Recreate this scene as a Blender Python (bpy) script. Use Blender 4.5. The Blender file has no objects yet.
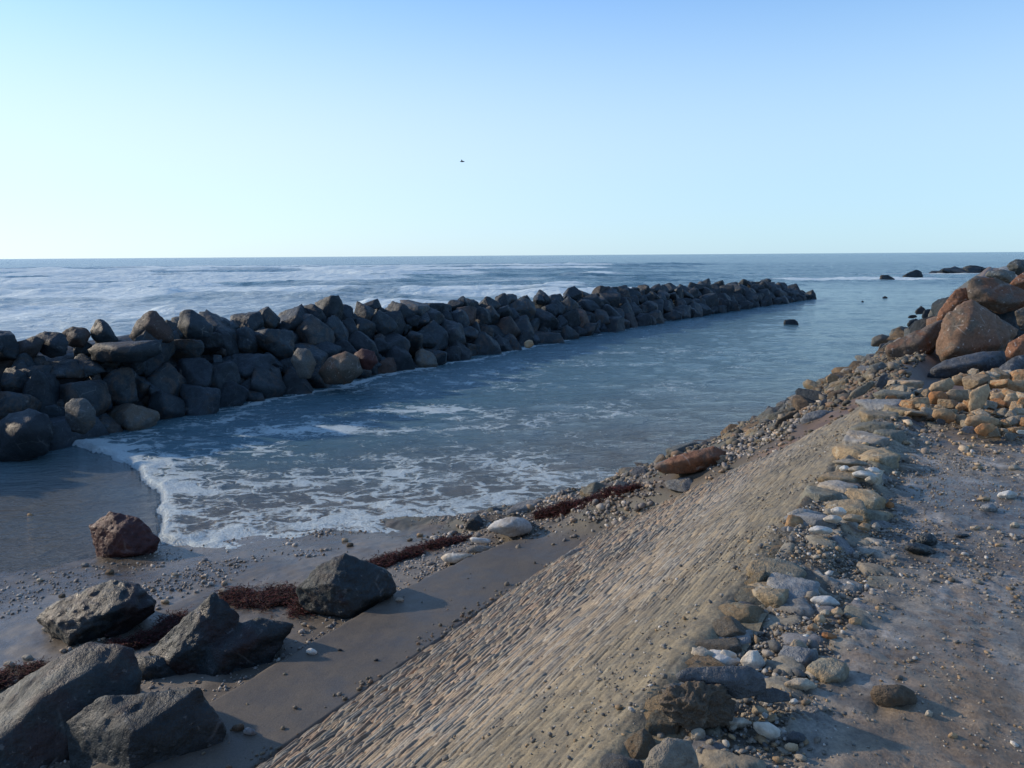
import bpy, bmesh, math, random
import numpy as np
from mathutils import Vector, Matrix, Euler

# ------------------------------------------------------------------ camera, sky, sun, exposure
scene = bpy.context.scene
COL = scene.collection
F = 790.0; H = 4.2; PITCH = math.radians(9.25); ROLL = math.radians(0.4)
SUN_AZ = math.radians(-71); SUN_EL = math.radians(21)      # azimuth clockwise from +Y

cam_d = bpy.data.cameras.new('camera'); cam = bpy.data.objects.new('camera', cam_d); COL.objects.link(cam)
cam_d.sensor_width = 36; cam_d.lens = 36 * F / 1024; cam_d.clip_start = 0.05; cam_d.clip_end = 60000
fw = np.array([0, math.cos(PITCH), -math.sin(PITCH)]); rt0 = np.array([1., 0, 0]); up0 = np.cross(rt0, fw)
RT = rt0 * math.cos(ROLL) - up0 * math.sin(ROLL); UP = rt0 * math.sin(ROLL) + up0 * math.cos(ROLL)
M = Matrix([[RT[0], UP[0], -fw[0], 0], [RT[1], UP[1], -fw[1], 0], [RT[2], UP[2], -fw[2], H], [0, 0, 0, 1]])
cam.matrix_world = M
scene.camera = cam

world = bpy.data.worlds.new('World'); scene.world = world; world.use_nodes = True
wn = world.node_tree.nodes; wl = world.node_tree.links
sky = wn.new('ShaderNodeTexSky'); sky.sky_type = 'NISHITA'; sky.sun_disc = False
sky.sun_elevation = SUN_EL; sky.sun_rotation = SUN_AZ
sky.air_density = 1.0; sky.dust_density = 0.35; sky.ozone_density = 8.0; sky.altitude = 0
bg = wn['Background']
wb = wn.new('ShaderNodeMix'); wb.data_type = 'RGBA'; wb.blend_type = 'MULTIPLY'; wb.inputs[0].default_value = 1   # the photo's cool white balance
wl.new(sky.outputs[0], wb.inputs[6]); wb.inputs[7].default_value = (.82, 1.16, 1.22, 1)
# a thin haze layer low over the sea, whiter towards the sun
tc = wn.new('ShaderNodeTexCoord'); sx = wn.new('ShaderNodeSeparateXYZ'); wl.new(tc.outputs['Generated'], sx.inputs[0])
hz = wn.new('ShaderNodeMapRange'); hz.interpolation_type = 'SMOOTHSTEP'; wl.new(sx.outputs[2], hz.inputs[0])
for k_, v_ in enumerate((0.10, 0.38, .74, .16)): hz.inputs[k_ + 1].default_value = v_
hx = wn.new('ShaderNodeMapRange'); hx.interpolation_type = 'SMOOTHSTEP'; wl.new(sx.outputs[0], hx.inputs[0])
for k_, v_ in enumerate((.45, -.65, 0., 1.)): hx.inputs[k_ + 1].default_value = v_
hc = wn.new('ShaderNodeMix'); hc.data_type = 'RGBA'; wl.new(hx.outputs[0], hc.inputs[0])
hc.inputs[6].default_value = (3.1, 4.05, 4.7, 1); hc.inputs[7].default_value = (4.5, 4.8, 5.0, 1)
vl = wn.new('ShaderNodeMix'); vl.data_type = 'RGBA'; wl.new(hz.outputs[0], vl.inputs[0])
wl.new(wb.outputs[2], vl.inputs[6]); wl.new(hc.outputs[2], vl.inputs[7]); wl.new(vl.outputs[2], bg.inputs[0]); bg.inputs[1].default_value = 0.15

sun_d = bpy.data.lights.new('sun', 'SUN'); sun = bpy.data.objects.new('sun', sun_d); COL.objects.link(sun)
sun_d.energy = 3.2; sun_d.angle = math.radians(1.0); sun_d.color = (1.0, 0.83, 0.62)
sdir = Vector((math.sin(SUN_AZ) * math.cos(SUN_EL), math.cos(SUN_AZ) * math.cos(SUN_EL), math.sin(SUN_EL)))
sun.rotation_euler = sdir.to_track_quat('Z', 'Y').to_euler()

scene.view_settings.view_transform = 'Standard'; scene.view_settings.look = 'None'
scene.view_settings.exposure = 0.46; scene.view_settings.gamma = 1.0
scene.view_settings.use_curve_mapping = False

# ------------------------------------------------------------------ geometry of the place
AZ = math.radians(31.5)                                    # the sea wall runs along A, L points seaward
A = np.array([math.sin(AZ), math.cos(AZ), 0]); L = np.array([-math.cos(AZ), math.sin(AZ), 0])
CAMP = np.array([0, 0, H])
ZT = 2.6; EDGE = 0.95; MS = 2.0 / 3.3

def ray(px, py): return fw + RT * (px - 512) / F - UP * (py - 384) / F
def atz(px, py, z):
    d = ray(px, py); return CAMP + d * ((z - H) / d[2])
def atD(px, py, D): return CAMP + ray(px, py) * D          # D = depth along the view axis
def depth(p): return float((np.asarray(p) - CAMP) @ fw)
def st(p): return float(p[0] * A[0] + p[1] * A[1]), float(p[0] * L[0] + p[1] * L[1])
def W(s, t, z): return np.stack([s * A[0] + t * L[0], s * A[1] + t * L[1], z + 0 * s], -1)
def lerp(a, b, f): return a + (b - a) * f
def sstep(e0, e1, x):
    u = np.clip((x - e0) / (e1 - e0), 0, 1); return u * u * (3 - 2 * u)

def _h(ix, iy, iz, seed):
    with np.errstate(over='ignore'):
        n = (ix.astype(np.uint32) * np.uint32(374761393) + iy.astype(np.uint32) * np.uint32(668265263)
             + iz.astype(np.uint32) * np.uint32(2147483647) + np.uint32(seed * 974711 % 4294967295))
        n = (n ^ (n >> np.uint32(13))) * np.uint32(1274126177)
        n = (n ^ (n >> np.uint32(16))) * np.uint32(2246822519)
        n = n ^ (n >> np.uint32(15))
    return n.astype(np.float64) / 4294967295.0
def hsh(a, b=0, seed=0):
    a = np.floor(np.asarray(a, float)).astype(np.int64); b = np.floor(np.asarray(b, float)).astype(np.int64) + 0 * a
    return _h(a, b, 0 * a, seed)
def vn(x, y, z=0.0, seed=0):
    x = np.asarray(x, float); y = np.asarray(y, float) + 0 * x; z = np.asarray(z, float) + 0 * x
    xi, yi, zi = [np.floor(v).astype(np.int64) for v in (x, y, z)]
    u, v, w = x - xi, y - yi, z - zi
    u, v, w = [q * q * q * (q * (q * 6 - 15) + 10) for q in (u, v, w)]
    r = 0
    flat = not np.any(w)
    for dz in ((0,) if flat else (0, 1)):
        wz = 1 if flat else (w if dz else 1 - w)
        for dy in (0, 1):
            for dx in (0, 1):
                r = r + _h(xi + dx, yi + dy, zi + dz, seed) * (u if dx else 1 - u) * (v if dy else 1 - v) * wz
    return r
def fbm(x, y, z=0.0, o=4, seed=0, g=0.5):
    r = 0; a = 1; tot = 0; f = 1
    for i in range(o):
        r = r + a * vn(np.asarray(x) * f, np.asarray(y) * f, np.asarray(z) * f, seed + i * 17); tot += a; a *= g; f *= 2.03
    return r / tot

TVIS = ([-30, 6.5, 7.8, 8.4, 8.7, 8.9, 9.15, 9.5, 10.1, 10.8, 100], [4.28, 4.28, 4.14, 3.8, 3.2, 2.6, 2.0, 1.5, 1.2, 1.0, 1.0])
TW = ([-30, 2, 5.1, 6.8, 7.8, 9.1, 10.5, 11.3, 13.5, 17.5, 21.8, 30, 48, 65, 100], [13, 12, 11.4, 10.2, 9.8, 8.6, 7.0, 6.4, 5.5, 5.1, 4.6, 3.9, 3.4, 3.6, 4])
TS = ([-30, 4, 6.5, 7.7, 9.2, 10.4, 11.2], [5.4, 5.4, 5.45, 5.35, 5.0, 4.2, 3.2])
BWB = ([-20, 8, 10, 15.7, 20, 32, 54, 76], [17.8, 17.7, 18.2, 18.7, 18.7, 18.8, 17.6, 14.8])   # foot of the breakwater
def slope_z(t): return ZT - (t - EDGE) * MS
def beach_z(s, t, fine=True):
    tv = np.interp(s, *TVIS); tw = np.interp(s, *TW) + 0.35 * (fbm(s * 0.6, 3.3, o=2, seed=4) - .5); ts = np.interp(s, *TS)
    zv = slope_z(tv)
    u = np.clip((t - tv) / (tw - tv), -.2, 1); lin = zv * np.maximum(1 - u, 0) ** np.clip(.53 * (tw - tv) / zv, 1, 3)
    # near stretch: apron ledge, then a low beach
    ap = 0.585 - 0.05 * (t - 4.2)
    z0 = 0.40 * (1 - (t - ts) / np.maximum(tw - ts, .3)) ** 1.0
    near = np.where(t < ts, ap, z0 + (ap - z0) * np.exp(-np.maximum(t - ts, 0) / 0.05) * 0)
    near = lerp(near, z0, sstep(-0.03, 0.05, t - ts - 0.06 * (fbm(s * 3, 0, o=3, seed=9) - .5)))
    k = sstep(8.2, 9.3, s)
    z = lerp(near, lin + 0.0, k)
    z = np.where(t > tw, -(t - tw) * 0.06, z)
    z = np.maximum(z, -0.9)
    z = np.where((t < tv + 0.02), slope_z(t) - 0.07, z)
    z = np.where(t < EDGE, ZT - 0.25, z)
    if fine:
        off = sstep(0.0, 0.3, t - np.minimum(ts, 99)) * (1 - k) + k
        z = z + (0.05 * (fbm(s * .9, t * .9, o=3, seed=5) - .5) + 0.02 * (fbm(s * 6, t * 6, o=3, seed=6) - .5)) * off * sstep(0, .1, t - tv)
        z = z + k * sstep(0, .3, t - tv) * (0.30 * (fbm(s * 1.6, t * 1.6, o=4, seed=8) - .42)) * sstep(-.3, .6, tw - t)
        z = z + 0.014 * (fbm(s * 14, t * 14, o=3, seed=7) - .5) * (.4 + .6 * off)
    return z

# ------------------------------------------------------------------ node helpers
def new_mat(name):
    m = bpy.data.materials.new(name); m.use_nodes = True
    nt = m.node_tree; return m, nt, nt.nodes, nt.links, nt.nodes['Principled BSDF']
class NB:
    def __init__(s, name):
        s.m, s.nt, s.n, s.l, s.p = new_mat(name)
    def node(s, typ, **kw):
        n = s.n.new(typ)
        for k, v in kw.items(): setattr(n, k, v)
        return n
    def put(s, sock, v):
        if isinstance(v, bpy.types.NodeSocket): s.l.new(v, sock)
        elif isinstance(v, tuple) and len(v) == 3 and sock.type == 'RGBA': sock.default_value = (*v, 1)
        else: sock.default_value = v
    def tex(s, vec, scale, detail=4, rough=.55, dist=0):
        n = s.node('ShaderNodeTexNoise'); s.put(n.inputs['Vector'], vec); n.inputs['Scale'].default_value = scale
        n.inputs['Detail'].default_value = detail; n.inputs['Roughness'].default_value = rough; n.inputs['Distortion'].default_value = dist
        return n.outputs['Fac']
    def vor(s, vec, scale, feature='F1', out='Distance', rnd=1):
        n = s.node('ShaderNodeTexVoronoi', feature=feature); s.put(n.inputs['Vector'], vec)
        n.inputs['Scale'].default_value = scale; n.inputs['Randomness'].default_value = rnd; return n.outputs[out]
    def rng(s, v, a, b, c=0., d=1.):
        n = s.node('ShaderNodeMapRange'); n.interpolation_type = 'SMOOTHSTEP'
        for i, q in enumerate((v, a, b, c, d)): s.put(n.inputs[i], q)
        return n.outputs[0]
    def mth(s, op, a, b=0.0, c=None):
        n = s.node('ShaderNodeMath', operation=op); s.put(n.inputs[0], a); s.put(n.inputs[1], b)
        if c is not None: s.put(n.inputs[2], c)
        return n.outputs[0]
    def mix(s, f, a, b, bt='MIX'):
        n = s.node('ShaderNodeMix', data_type='RGBA', blend_type=bt); s.put(n.inputs[0], f); s.put(n.inputs[6], a); s.put(n.inputs[7], b)
        return n.outputs[2]
    def vm(s, op, a, b):
        n = s.node('ShaderNodeVectorMath', operation=op); s.put(n.inputs[0], a); s.put(n.inputs[1], b); return n.outputs[0]
    def bump(s, h, strength, dist, normal=None):
        n = s.node('ShaderNodeBump'); s.put(n.inputs['Height'], h); n.inputs['Strength'].default_value = strength
        n.inputs['Distance'].default_value = dist
        if normal is not None: s.put(n.inputs['Normal'], normal)
        return n.outputs[0]
    def attr(s, name, out='Color'): return s.node('ShaderNodeAttribute', attribute_name=name).outputs[out]
    def pos(s): return s.node('ShaderNodeNewGeometry').outputs['Position']
    def obj(s): return s.node('ShaderNodeTexCoord').outputs['Object']

def rock_mat(name, c1, c2, tint, tint_amt=.35, rough=.62, lime=0.12, speck=(.45, .43, .40), bs=.7, wet=0):
    b = NB(name); oi = b.node('ShaderNodeObjectInfo'); rnd = oi.outputs['Random']
    sc = b.node('ShaderNodeCombineXYZ'); b.put(sc.inputs[0], b.mth('MULTIPLY', rnd, 37.)); b.put(sc.inputs[1], b.mth('MULTIPLY', rnd, 91.))
    v = b.vm('ADD', b.obj(), sc.outputs[0])
    n1 = b.tex(v, 1.3, 6, .62, .6); n2 = b.tex(v, 5, 6, .7); n3 = b.tex(v, 26, 4, .7)
    col = b.mix(b.rng(n1, .32, .68), c1, c2)
    tv = b.vm('ADD', v, (7.1, 2.2, 9.9))
    tn = b.tex(tv, 1.7, 5, .6, 1.0)
    lo = b.mth('SUBTRACT', .70 - tint_amt * .35, b.mth('MULTIPLY', rnd, .22))
    col = b.mix(b.rng(tn, lo, b.mth('ADD', lo, .16)), col, tint)
    col = b.mix(b.rng(n2, .42, .75, 0, .6), col, b.mix(.5, col, c2))
    val = b.mth('MULTIPLY_ADD', n3, .9, .55)
    col = b.mix(1, col, b.mix(b.rng(n3, .2, .8), (.62, .62, .64), (1.3, 1.29, 1.27)), 'MULTIPLY')
    # pale mineral veins and spots
    w = b.vor(b.vm('ADD', v, (3, 3, 3)), 2.2, 'DISTANCE_TO_EDGE'); ven = b.rng(w, .0, .035, 1, 0)
    ven = b.mth('MULTIPLY', ven, b.rng(b.tex(v, 3.1, 3), .5, .68)); col = b.mix(b.mth('MULTIPLY', ven, .35), col, speck)
    sp = b.mth('MULTIPLY', b.rng(b.tex(v, 13, 3, .6), .63, .70), lime * 3); col = b.mix(b.mth('MINIMUM', sp, .7), col, speck)
    col = b.mix(1, col, b.mix(rnd, (.72, .74, .78), (1.22, 1.2, 1.16)), 'MULTIPLY')
    b.put(b.p.inputs['Base Color'], col)
    b.put(b.p.inputs['Roughness'], b.rng(n2, .3, .7, rough - .14 - wet, rough + .14 - wet))
    b.p.inputs['Specular IOR Level'].default_value = .38
    h = b.mth('ADD', b.mth('MULTIPLY', n2, .7), b.mth('ADD', b.mth('MULTIPLY', n3, .22), b.mth('MULTIPLY', b.vor(v, 3.4, 'F1'), .35)))
    b.put(b.p.inputs['Normal'], b.bump(h, min(1, bs * 1.3), .07))
    return b.m

MAT = {}
MAT['dark'] = rock_mat('dark basalt rock', (.009, .016, .021), (.025, .037, .045), (.050, .040, .034), .15, .6, .06, (.2, .2, .19))
MAT['blue'] = rock_mat('blue grey rock', (.013, .023, .031), (.036, .053, .066), (.05, .042, .036), .2, .65, .08, (.25, .25, .24))
MAT['pale'] = rock_mat('pale grey rock', (.055, .060, .060), (.115, .12, .112), (.10, .08, .06), .3, .75, .12, (.3, .3, .28))
MAT['rust'] = rock_mat('rust stained rock', (.028, .026, .026), (.056, .050, .046), (.070, .044, .034), .5, .7, .1, (.25, .24, .22))
MAT['wetdark'] = rock_mat('wet dark green rock', (.007, .013, .016), (.024, .035, .038), (.024, .016, .016), .2, .55, .09, (.20, .21, .21), 1.0, .06)
MAT['redwet'] = rock_mat('wet red black rock', (.028, .016, .016), (.016, .018, .020), (.058, .018, .015), .75, .6, .05, (.2, .17, .16), 1.)
MAT['bigrust'] = rock_mat('orange brown boulder rock', (.085, .066, .050), (.15, .112, .080), (.18, .080, .040), .65, .7, .16, (.5, .47, .42))
MAT['bigbrown'] = rock_mat('brown grey boulder rock', (.070, .062, .050), (.130, .110, .084), (.15, .085, .050), .5, .7, .16, (.5, .47, .42))
MAT['biggrey'] = rock_mat('grey green boulder rock', (.070, .076, .070), (.14, .145, .128), (.12, .10, .075), .3, .7, .16, (.5, .5, .46))
MAT['bluish'] = rock_mat('bluish boulder rock', (.055, .060, .065), (.11, .115, .12), (.11, .085, .06), .35, .65, .12)
MAT['yellow'] = rock_mat('ochre limestone', (.27, .19, .105), (.38, .285, .18), (.32, .17, .075), .3, .85, .05, (.6, .52, .4), .5)
MAT['orange'] = rock_mat('orange limestone', (.31, .17, .075), (.38, .24, .12), (.27, .12, .045), .5, .85, .05, (.6, .45, .3), .5)
MAT['tan'] = rock_mat('tan limestone', (.30, .25, .18), (.42, .36, .27), (.33, .22, .12), .35, .85, .08, (.6, .55, .45), .5)
MAT['white'] = rock_mat('white limestone', (.47, .44, .38), (.62, .59, .52), (.38, .32, .24), .25, .8, .02, (.7, .7, .66), .35)
MAT['olive'] = rock_mat('lichened slab stone', (.13, .125, .095), (.23, .22, .17), (.26, .19, .11), .4, .85, .12, (.42, .40, .33), .8)
MAT['greyslab'] = rock_mat('grey slab stone', (.15, .155, .155), (.26, .265, .26), (.25, .20, .14), .3, .8, .12, (.45, .44, .40), .8)
MAT['mortar'] = rock_mat('old sandy mortar', (.15, .125, .09), (.23, .20, .155), (.20, .14, .08), .35, .9, .1, (.4, .38, .32), 1.0)
MAT['slant'] = rock_mat('dusty grey green rock', (.008, .015, .018), (.030, .041, .043), (.026, .018, .018), .15, .6, .10, (.22, .22, .21), 1.0)
MAT['clod'] = rock_mat('brown earth clod', (.06, .045, .03), (.13, .10, .07), (.16, .11, .065), .4, .95, .1, (.3, .26, .2), 1.0)

# ------------------------------------------------------------------ mesh helpers
def link(o, parent=None):
    COL.objects.link(o)
    if parent is not None: o.parent = parent
    return o
def tag(o, label=None, cat=None, group=None, kind=None):
    if label: o['label'] = label
    if cat: o['category'] = cat
    if group: o['group'] = group
    if kind: o['kind'] = kind
    return o
def fast_mesh(name, V, faces, smooth=True):
    me = bpy.data.meshes.new(name); V = np.asarray(V, np.float32); faces = np.asarray(faces, np.int32)
    me.vertices.add(len(V)); me.vertices.foreach_set('co', V.ravel())
    k = faces.shape[1]; nf = len(faces)
    me.loops.add(nf * k); me.loops.foreach_set('vertex_index', faces.ravel())
    me.polygons.add(nf); me.polygons.foreach_set('loop_start', np.arange(0, nf * k, k, dtype=np.int32))
    me.update(calc_edges=True); me.validate()
    if smooth: me.polygons.foreach_set('use_smooth', np.ones(len(me.polygons), bool))
    return me
def add_col(me, name, C):
    a = me.color_attributes.new(name, 'FLOAT_COLOR', 'POINT')
    C = np.asarray(C, np.float32)
    if C.shape[-1] == 3: C = np.concatenate([C, np.ones(C.shape[:-1] + (1,), np.float32)], -1)
    a.data.foreach_set('color', C.ravel())
def add_f(me, name, v):
    a = me.attributes.new(name, 'FLOAT', 'POINT'); a.data.foreach_set('value', np.asarray(v, np.float32).ravel())
def grid(name, P3, mat, flip=False):
    r, c = P3.shape[:2]
    i = np.arange(r * c).reshape(r, c)
    f = np.stack([i[:-1, :-1], i[:-1, 1:], i[1:, 1:], i[1:, :-1]], -1).reshape(-1, 4)
    if flip: f = f[:, ::-1]
    me = fast_mesh(name, P3.reshape(-1, 3), f); me.materials.append(mat)
    return link(bpy.data.objects.new(name, me))
def axis(pts):
    """non uniform axis from (start, step) pairs"""
    out = []
    for (a, st_), (b, _) in zip(pts[:-1], pts[1:]):
        out += list(np.linspace(a, b, max(1, int(round((b - a) / st_))), endpoint=False))
    return np.array(out + [pts[-1][0]])

_ico = {}
def ico(n):
    if n not in _ico:
        bm = bmesh.new(); bmesh.ops.create_icosphere(bm, subdivisions=n, radius=1)
        _ico[n] = (np.array([v.co[:] for v in bm.verts]), np.array([[v.index for v in f.verts] for f in bm.faces])); bm.free()
    return _ico[n]
def rad_planes(dirs, N, D, p=26):
    q = np.maximum(dirs @ N.T, 0) / D[None, :]
    q.sort(axis=1); m = np.maximum(q[:, -1], 1e-6); k = np.clip((q[:, -2] / m - (1 - 1.6 / p)) / (1.6 / p), 0, 1)
    return 1.0 / (m * (1 + .35 / p * k * k))                       # hard facets, edges knocked off slightly
def rock_mesh(name, N, D, ext=None, sub=4, rough=.05, seed=0, p=26, others=(), rib=0.0):
    dirs, faces = ico(sub)
    if ext is not None:
        dirs = dirs * ext; dirs = dirs / np.linalg.norm(dirs, axis=1, keepdims=True)
    r = rad_planes(dirs, N, D, p)
    for (N2, D2) in others: r = np.maximum(r, rad_planes(dirs, N2, D2, p))
    size = float(np.median(r))
    q = dirs * r[:, None] / size
    n = fbm(q[:, 0] * 1.6 + 9, q[:, 1] * 1.6 + 5, q[:, 2] * 1.6 + 3, o=4, seed=seed) - .5
    rid = 1 - np.abs(2 * fbm(q[:, 0] * 2.4, q[:, 1] * 2.4, q[:, 2] * 2.4, o=3, seed=seed + 50) - 1)
    f2 = fbm(q[:, 0] * 7, q[:, 1] * 7, q[:, 2] * 7, o=3, seed=seed + 90) - .5
    # ledges: step like breaks across a bedding direction
    rs = np.random.RandomState(seed + 3); bd = rs.normal(size=3); bd /= np.linalg.norm(bd)
    lay = (q @ bd) * 4 + n * 2.0; lay = np.abs(lay - np.round(lay)) * 2
    f4 = fbm(q[:, 0] * 4, q[:, 1] * 4, q[:, 2] * 4, o=2, seed=seed + 70); chip = sstep(.60, .66, f4)
    r = r * (1 + rough * (1.2 * n + 1.5 * (rid - .7) + 1.2 * f2 + rib * (lay - .5) - .25 * chip))
    me = fast_mesh(name, dirs * r[:, None], faces)
    return me
def rand_planes(rs, ext, n=16, lo=.72, hi=1.0):
    N = rs.normal(size=(n, 3)); N = np.concatenate([N, [[0, 0, 1], [0, 0, -1], [0, 1, 0], [0, -1, 0], [1, 0, 0], [-1, 0, 0]] + rs.normal(size=(6, 3)) * .22])
    N /= np.linalg.norm(N, axis=1, keepdims=True)
    d = rs.uniform(lo, hi, len(N)) * np.sqrt(((N * ext) ** 2).sum(1))
    return N, d
def hull_planes(P3, c):
    bm = bmesh.new()
    for p in P3: bm.verts.new(p - c)
    bmesh.ops.convex_hull(bm, input=bm.verts)
    bmesh.ops.recalc_face_normals(bm, faces=bm.faces)
    N = []; D = []
    for f in bm.faces:
        if f.calc_area() < 1e-7: continue
        n = f.normal; d = n.dot(f.verts[0].co)
        if d < 0: n = -n; d = -d
        N.append(n[:]); D.append(max(d, 1e-3))
    bm.free(); return np.array(N), np.array(D)

CNT = 0
def hero(name, label, cat, mat, D, outline, front=(), thick=None, back=.6, group=None, sub=5, rough=.055, seed=None, second=None, xf=None, p=60, rib=.35, top=0.0, pad=1.08):
    """a rock whose front silhouette is 'outline' at distance D; 'front' are corners standing nearer by a share of its width"""
    global CNT; CNT += 1
    seed = CNT * 13 if seed is None else seed
    def build(outl, frt):
        o = np.array([xf(*q) if xf else q for q in outl], float); cx, cy = o.mean(0)
        o = (o - [cx, cy]) * pad + [cx, cy]
        wpx = np.ptp(o[:, 0]); w = wpx / F * D; th = thick if thick else .8 * w
        P3 = [atD(x, y, D) for x, y in o]
        # farther half: shrunk towards the centre line, never below the base
        P3 += [atD(cx + (x - cx) * back, cy + (y - cy) * back, D + th * .75) for x, y in o]
        for (x, y, q) in frt:
            if xf: x, y = xf(x, y)
            P3.append(atD(x, y, D - q * w))
        return np.array(P3)
    P3 = build(outline, front); c = P3.mean(0)
    N, Dd = hull_planes(P3, c); oth = []
    if sub >= 4 and p > 20 and not second:                          # corners knocked off by extra fracture planes
        r3 = np.random.RandomState(seed); E = r3.normal(size=(10, 3)); E /= np.linalg.norm(E, axis=1, keepdims=True)
        sup = ((P3 - c) @ E.T).max(0); N = np.concatenate([N, E]); Dd = np.concatenate([Dd, sup * r3.uniform(.89, .98, 10)])
    ext = np.array([np.ptp(P3[:, i]) for i in range(3)]); ext = ext / ext.max()
    if second: oth = [hull_planes(build(*second), c)]
    me = rock_mesh(name, N, Dd, np.sqrt(np.maximum(ext, .3)), sub, rough, seed, p, oth, rib)
    me.materials.append(MAT[mat])
    o = link(bpy.data.objects.new(name, me)); o.location = c
    tag(o, label, cat, group); return o

# ------------------------------------------------------------------ the sea
def sea_mat():
    b = NB('sea water'); pos = b.pos()
    foam = b.attr('foam', 'Fac'); silt = b.attr('silt', 'Fac'); calm = b.attr('calm', 'Fac')
    sp = b.node('ShaderNodeSeparateXYZ'); b.put(sp.inputs[0], pos)
    mp = b.node('ShaderNodeMapping'); b.put(mp.inputs['Vector'], pos); mp.inputs['Rotation'].default_value = (0, 0, math.radians(-12)); mp.inputs['Scale'].default_value = (.85, 1.1, 1)
    v = mp.outputs[0]
    dn = b.node('ShaderNodeTexNoise'); b.put(dn.inputs['Vector'], v); dn.inputs['Scale'].default_value = 1.6; dn.inputs['Detail'].default_value = 3
    dv = b.vm('ADD', v, b.vm('MULTIPLY', b.vm('SUBTRACT', dn.outputs['Color'], (.5, .5, .5)), (1.1, 1.1, 0)))
    e1 = b.vor(dv, 1.7, 'DISTANCE_TO_EDGE'); e2 = b.vor(dv, 4.6, 'DISTANCE_TO_EDGE')
    nz = b.tex(v, .9, 5, .65); n8 = b.tex(v, 14, 4, .75)
    lace = b.mth('ADD', b.mth('MULTIPLY', b.mth('POWER', b.rng(e1, 0, .40), .6), .55), b.mth('ADD', b.mth('MULTIPLY', b.rng(e2, 0, .4), .35), b.mth('MULTIPLY', b.rng(nz, .3, .72), .42)))
    lace = b.mth('ADD', lace, b.mth('MULTIPLY', b.mth('SUBTRACT', n8, .5), 1.1))
    fin = b.mth('MULTIPLY', b.rng(b.mth('SUBTRACT', foam, lace), -.06, .36), b.rng(b.tex(v, 30, 3, .8), .28, .62, .5, 1))
    band = b.tex(b.vm('MULTIPLY', pos, (.10, .34, 1)), 1.0, 6, .68, .8)
    fout = b.rng(b.mth('SUBTRACT', foam, b.mth('MULTIPLY', band, 1.15)), -.28, .30, 0, .80)
    fine = b.tex(b.vm('MULTIPLY', pos, (.5, 1.3, 1)), 1.0, 5, .8)
    fout = b.mth('MULTIPLY', fout, b.rng(fine, .34, .60, .25, 1))
    fout = b.mth('MAXIMUM', fout, b.rng(b.mth('SUBTRACT', foam, b.mth('MULTIPLY', fine, .7)), .42, .66, 0, 1.05))
    fm = b.mth('ADD', b.mth('MULTIPLY', fin, b.mth('MINIMUM', calm, 1)), b.mth('MULTIPLY', fout, b.mth('SUBTRACT', 1, b.mth('MINIMUM', calm, 1))))
    deep = b.mix(b.rng(b.tex(pos, .05, 3), .35, .65), (.068, .140, .170), (.088, .165, .190))
    col = b.mix(silt, deep, (.125, .108, .088))
    col = b.mix(b.mth('MULTIPLY', fm, .92), col, (.58, .66, .66))
    b.put(b.p.inputs['Base Color'], col)
    b.put(b.p.inputs['Roughness'], b.mth('ADD', b.mth('MULTIPLY', fm, .5), b.mth('MULTIPLY_ADD', calm, -.10, .22)))
    b.p.inputs['IOR'].default_value = 1.33
    # ripples
    r1 = b.tex(b.vm('MULTIPLY', v, (1, 1.6, 1)), 2.1, 5, .6, .4)
    r2 = b.tex(b.vm('MULTIPLY', v, (.8, 1.8, 1)), 9, 4, .6, .3)
    r3 = b.tex(b.vm('MULTIPLY', v, (1, 2.2, 1)), .45, 4, .6)
    h = b.mth('ADD', b.mth('MULTIPLY', r1, b.mth('MULTIPLY_ADD', calm, -.015, .11)), b.mth('ADD', b.mth('MULTIPLY', r2, .045), b.mth('MULTIPLY', r3, b.mth('MULTIPLY_ADD', calm, -.32, .5))))
    h = b.mth('ADD', h, b.mth('MULTIPLY', fm, .025))
    b.put(b.p.inputs['Normal'], b.bump(h, 1.0, 1.0))
    return b.m
MAT['sea'] = sea_mat()
FRONT = ([10.5, 11.24, 12.24, 13.58, 15.17, 16.29, 17.83, 19], [6.9, 7.54, 8.19, 8.86, 9.48, 9.55, 9.75, 9.8])  # t -> s of the bore
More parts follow.
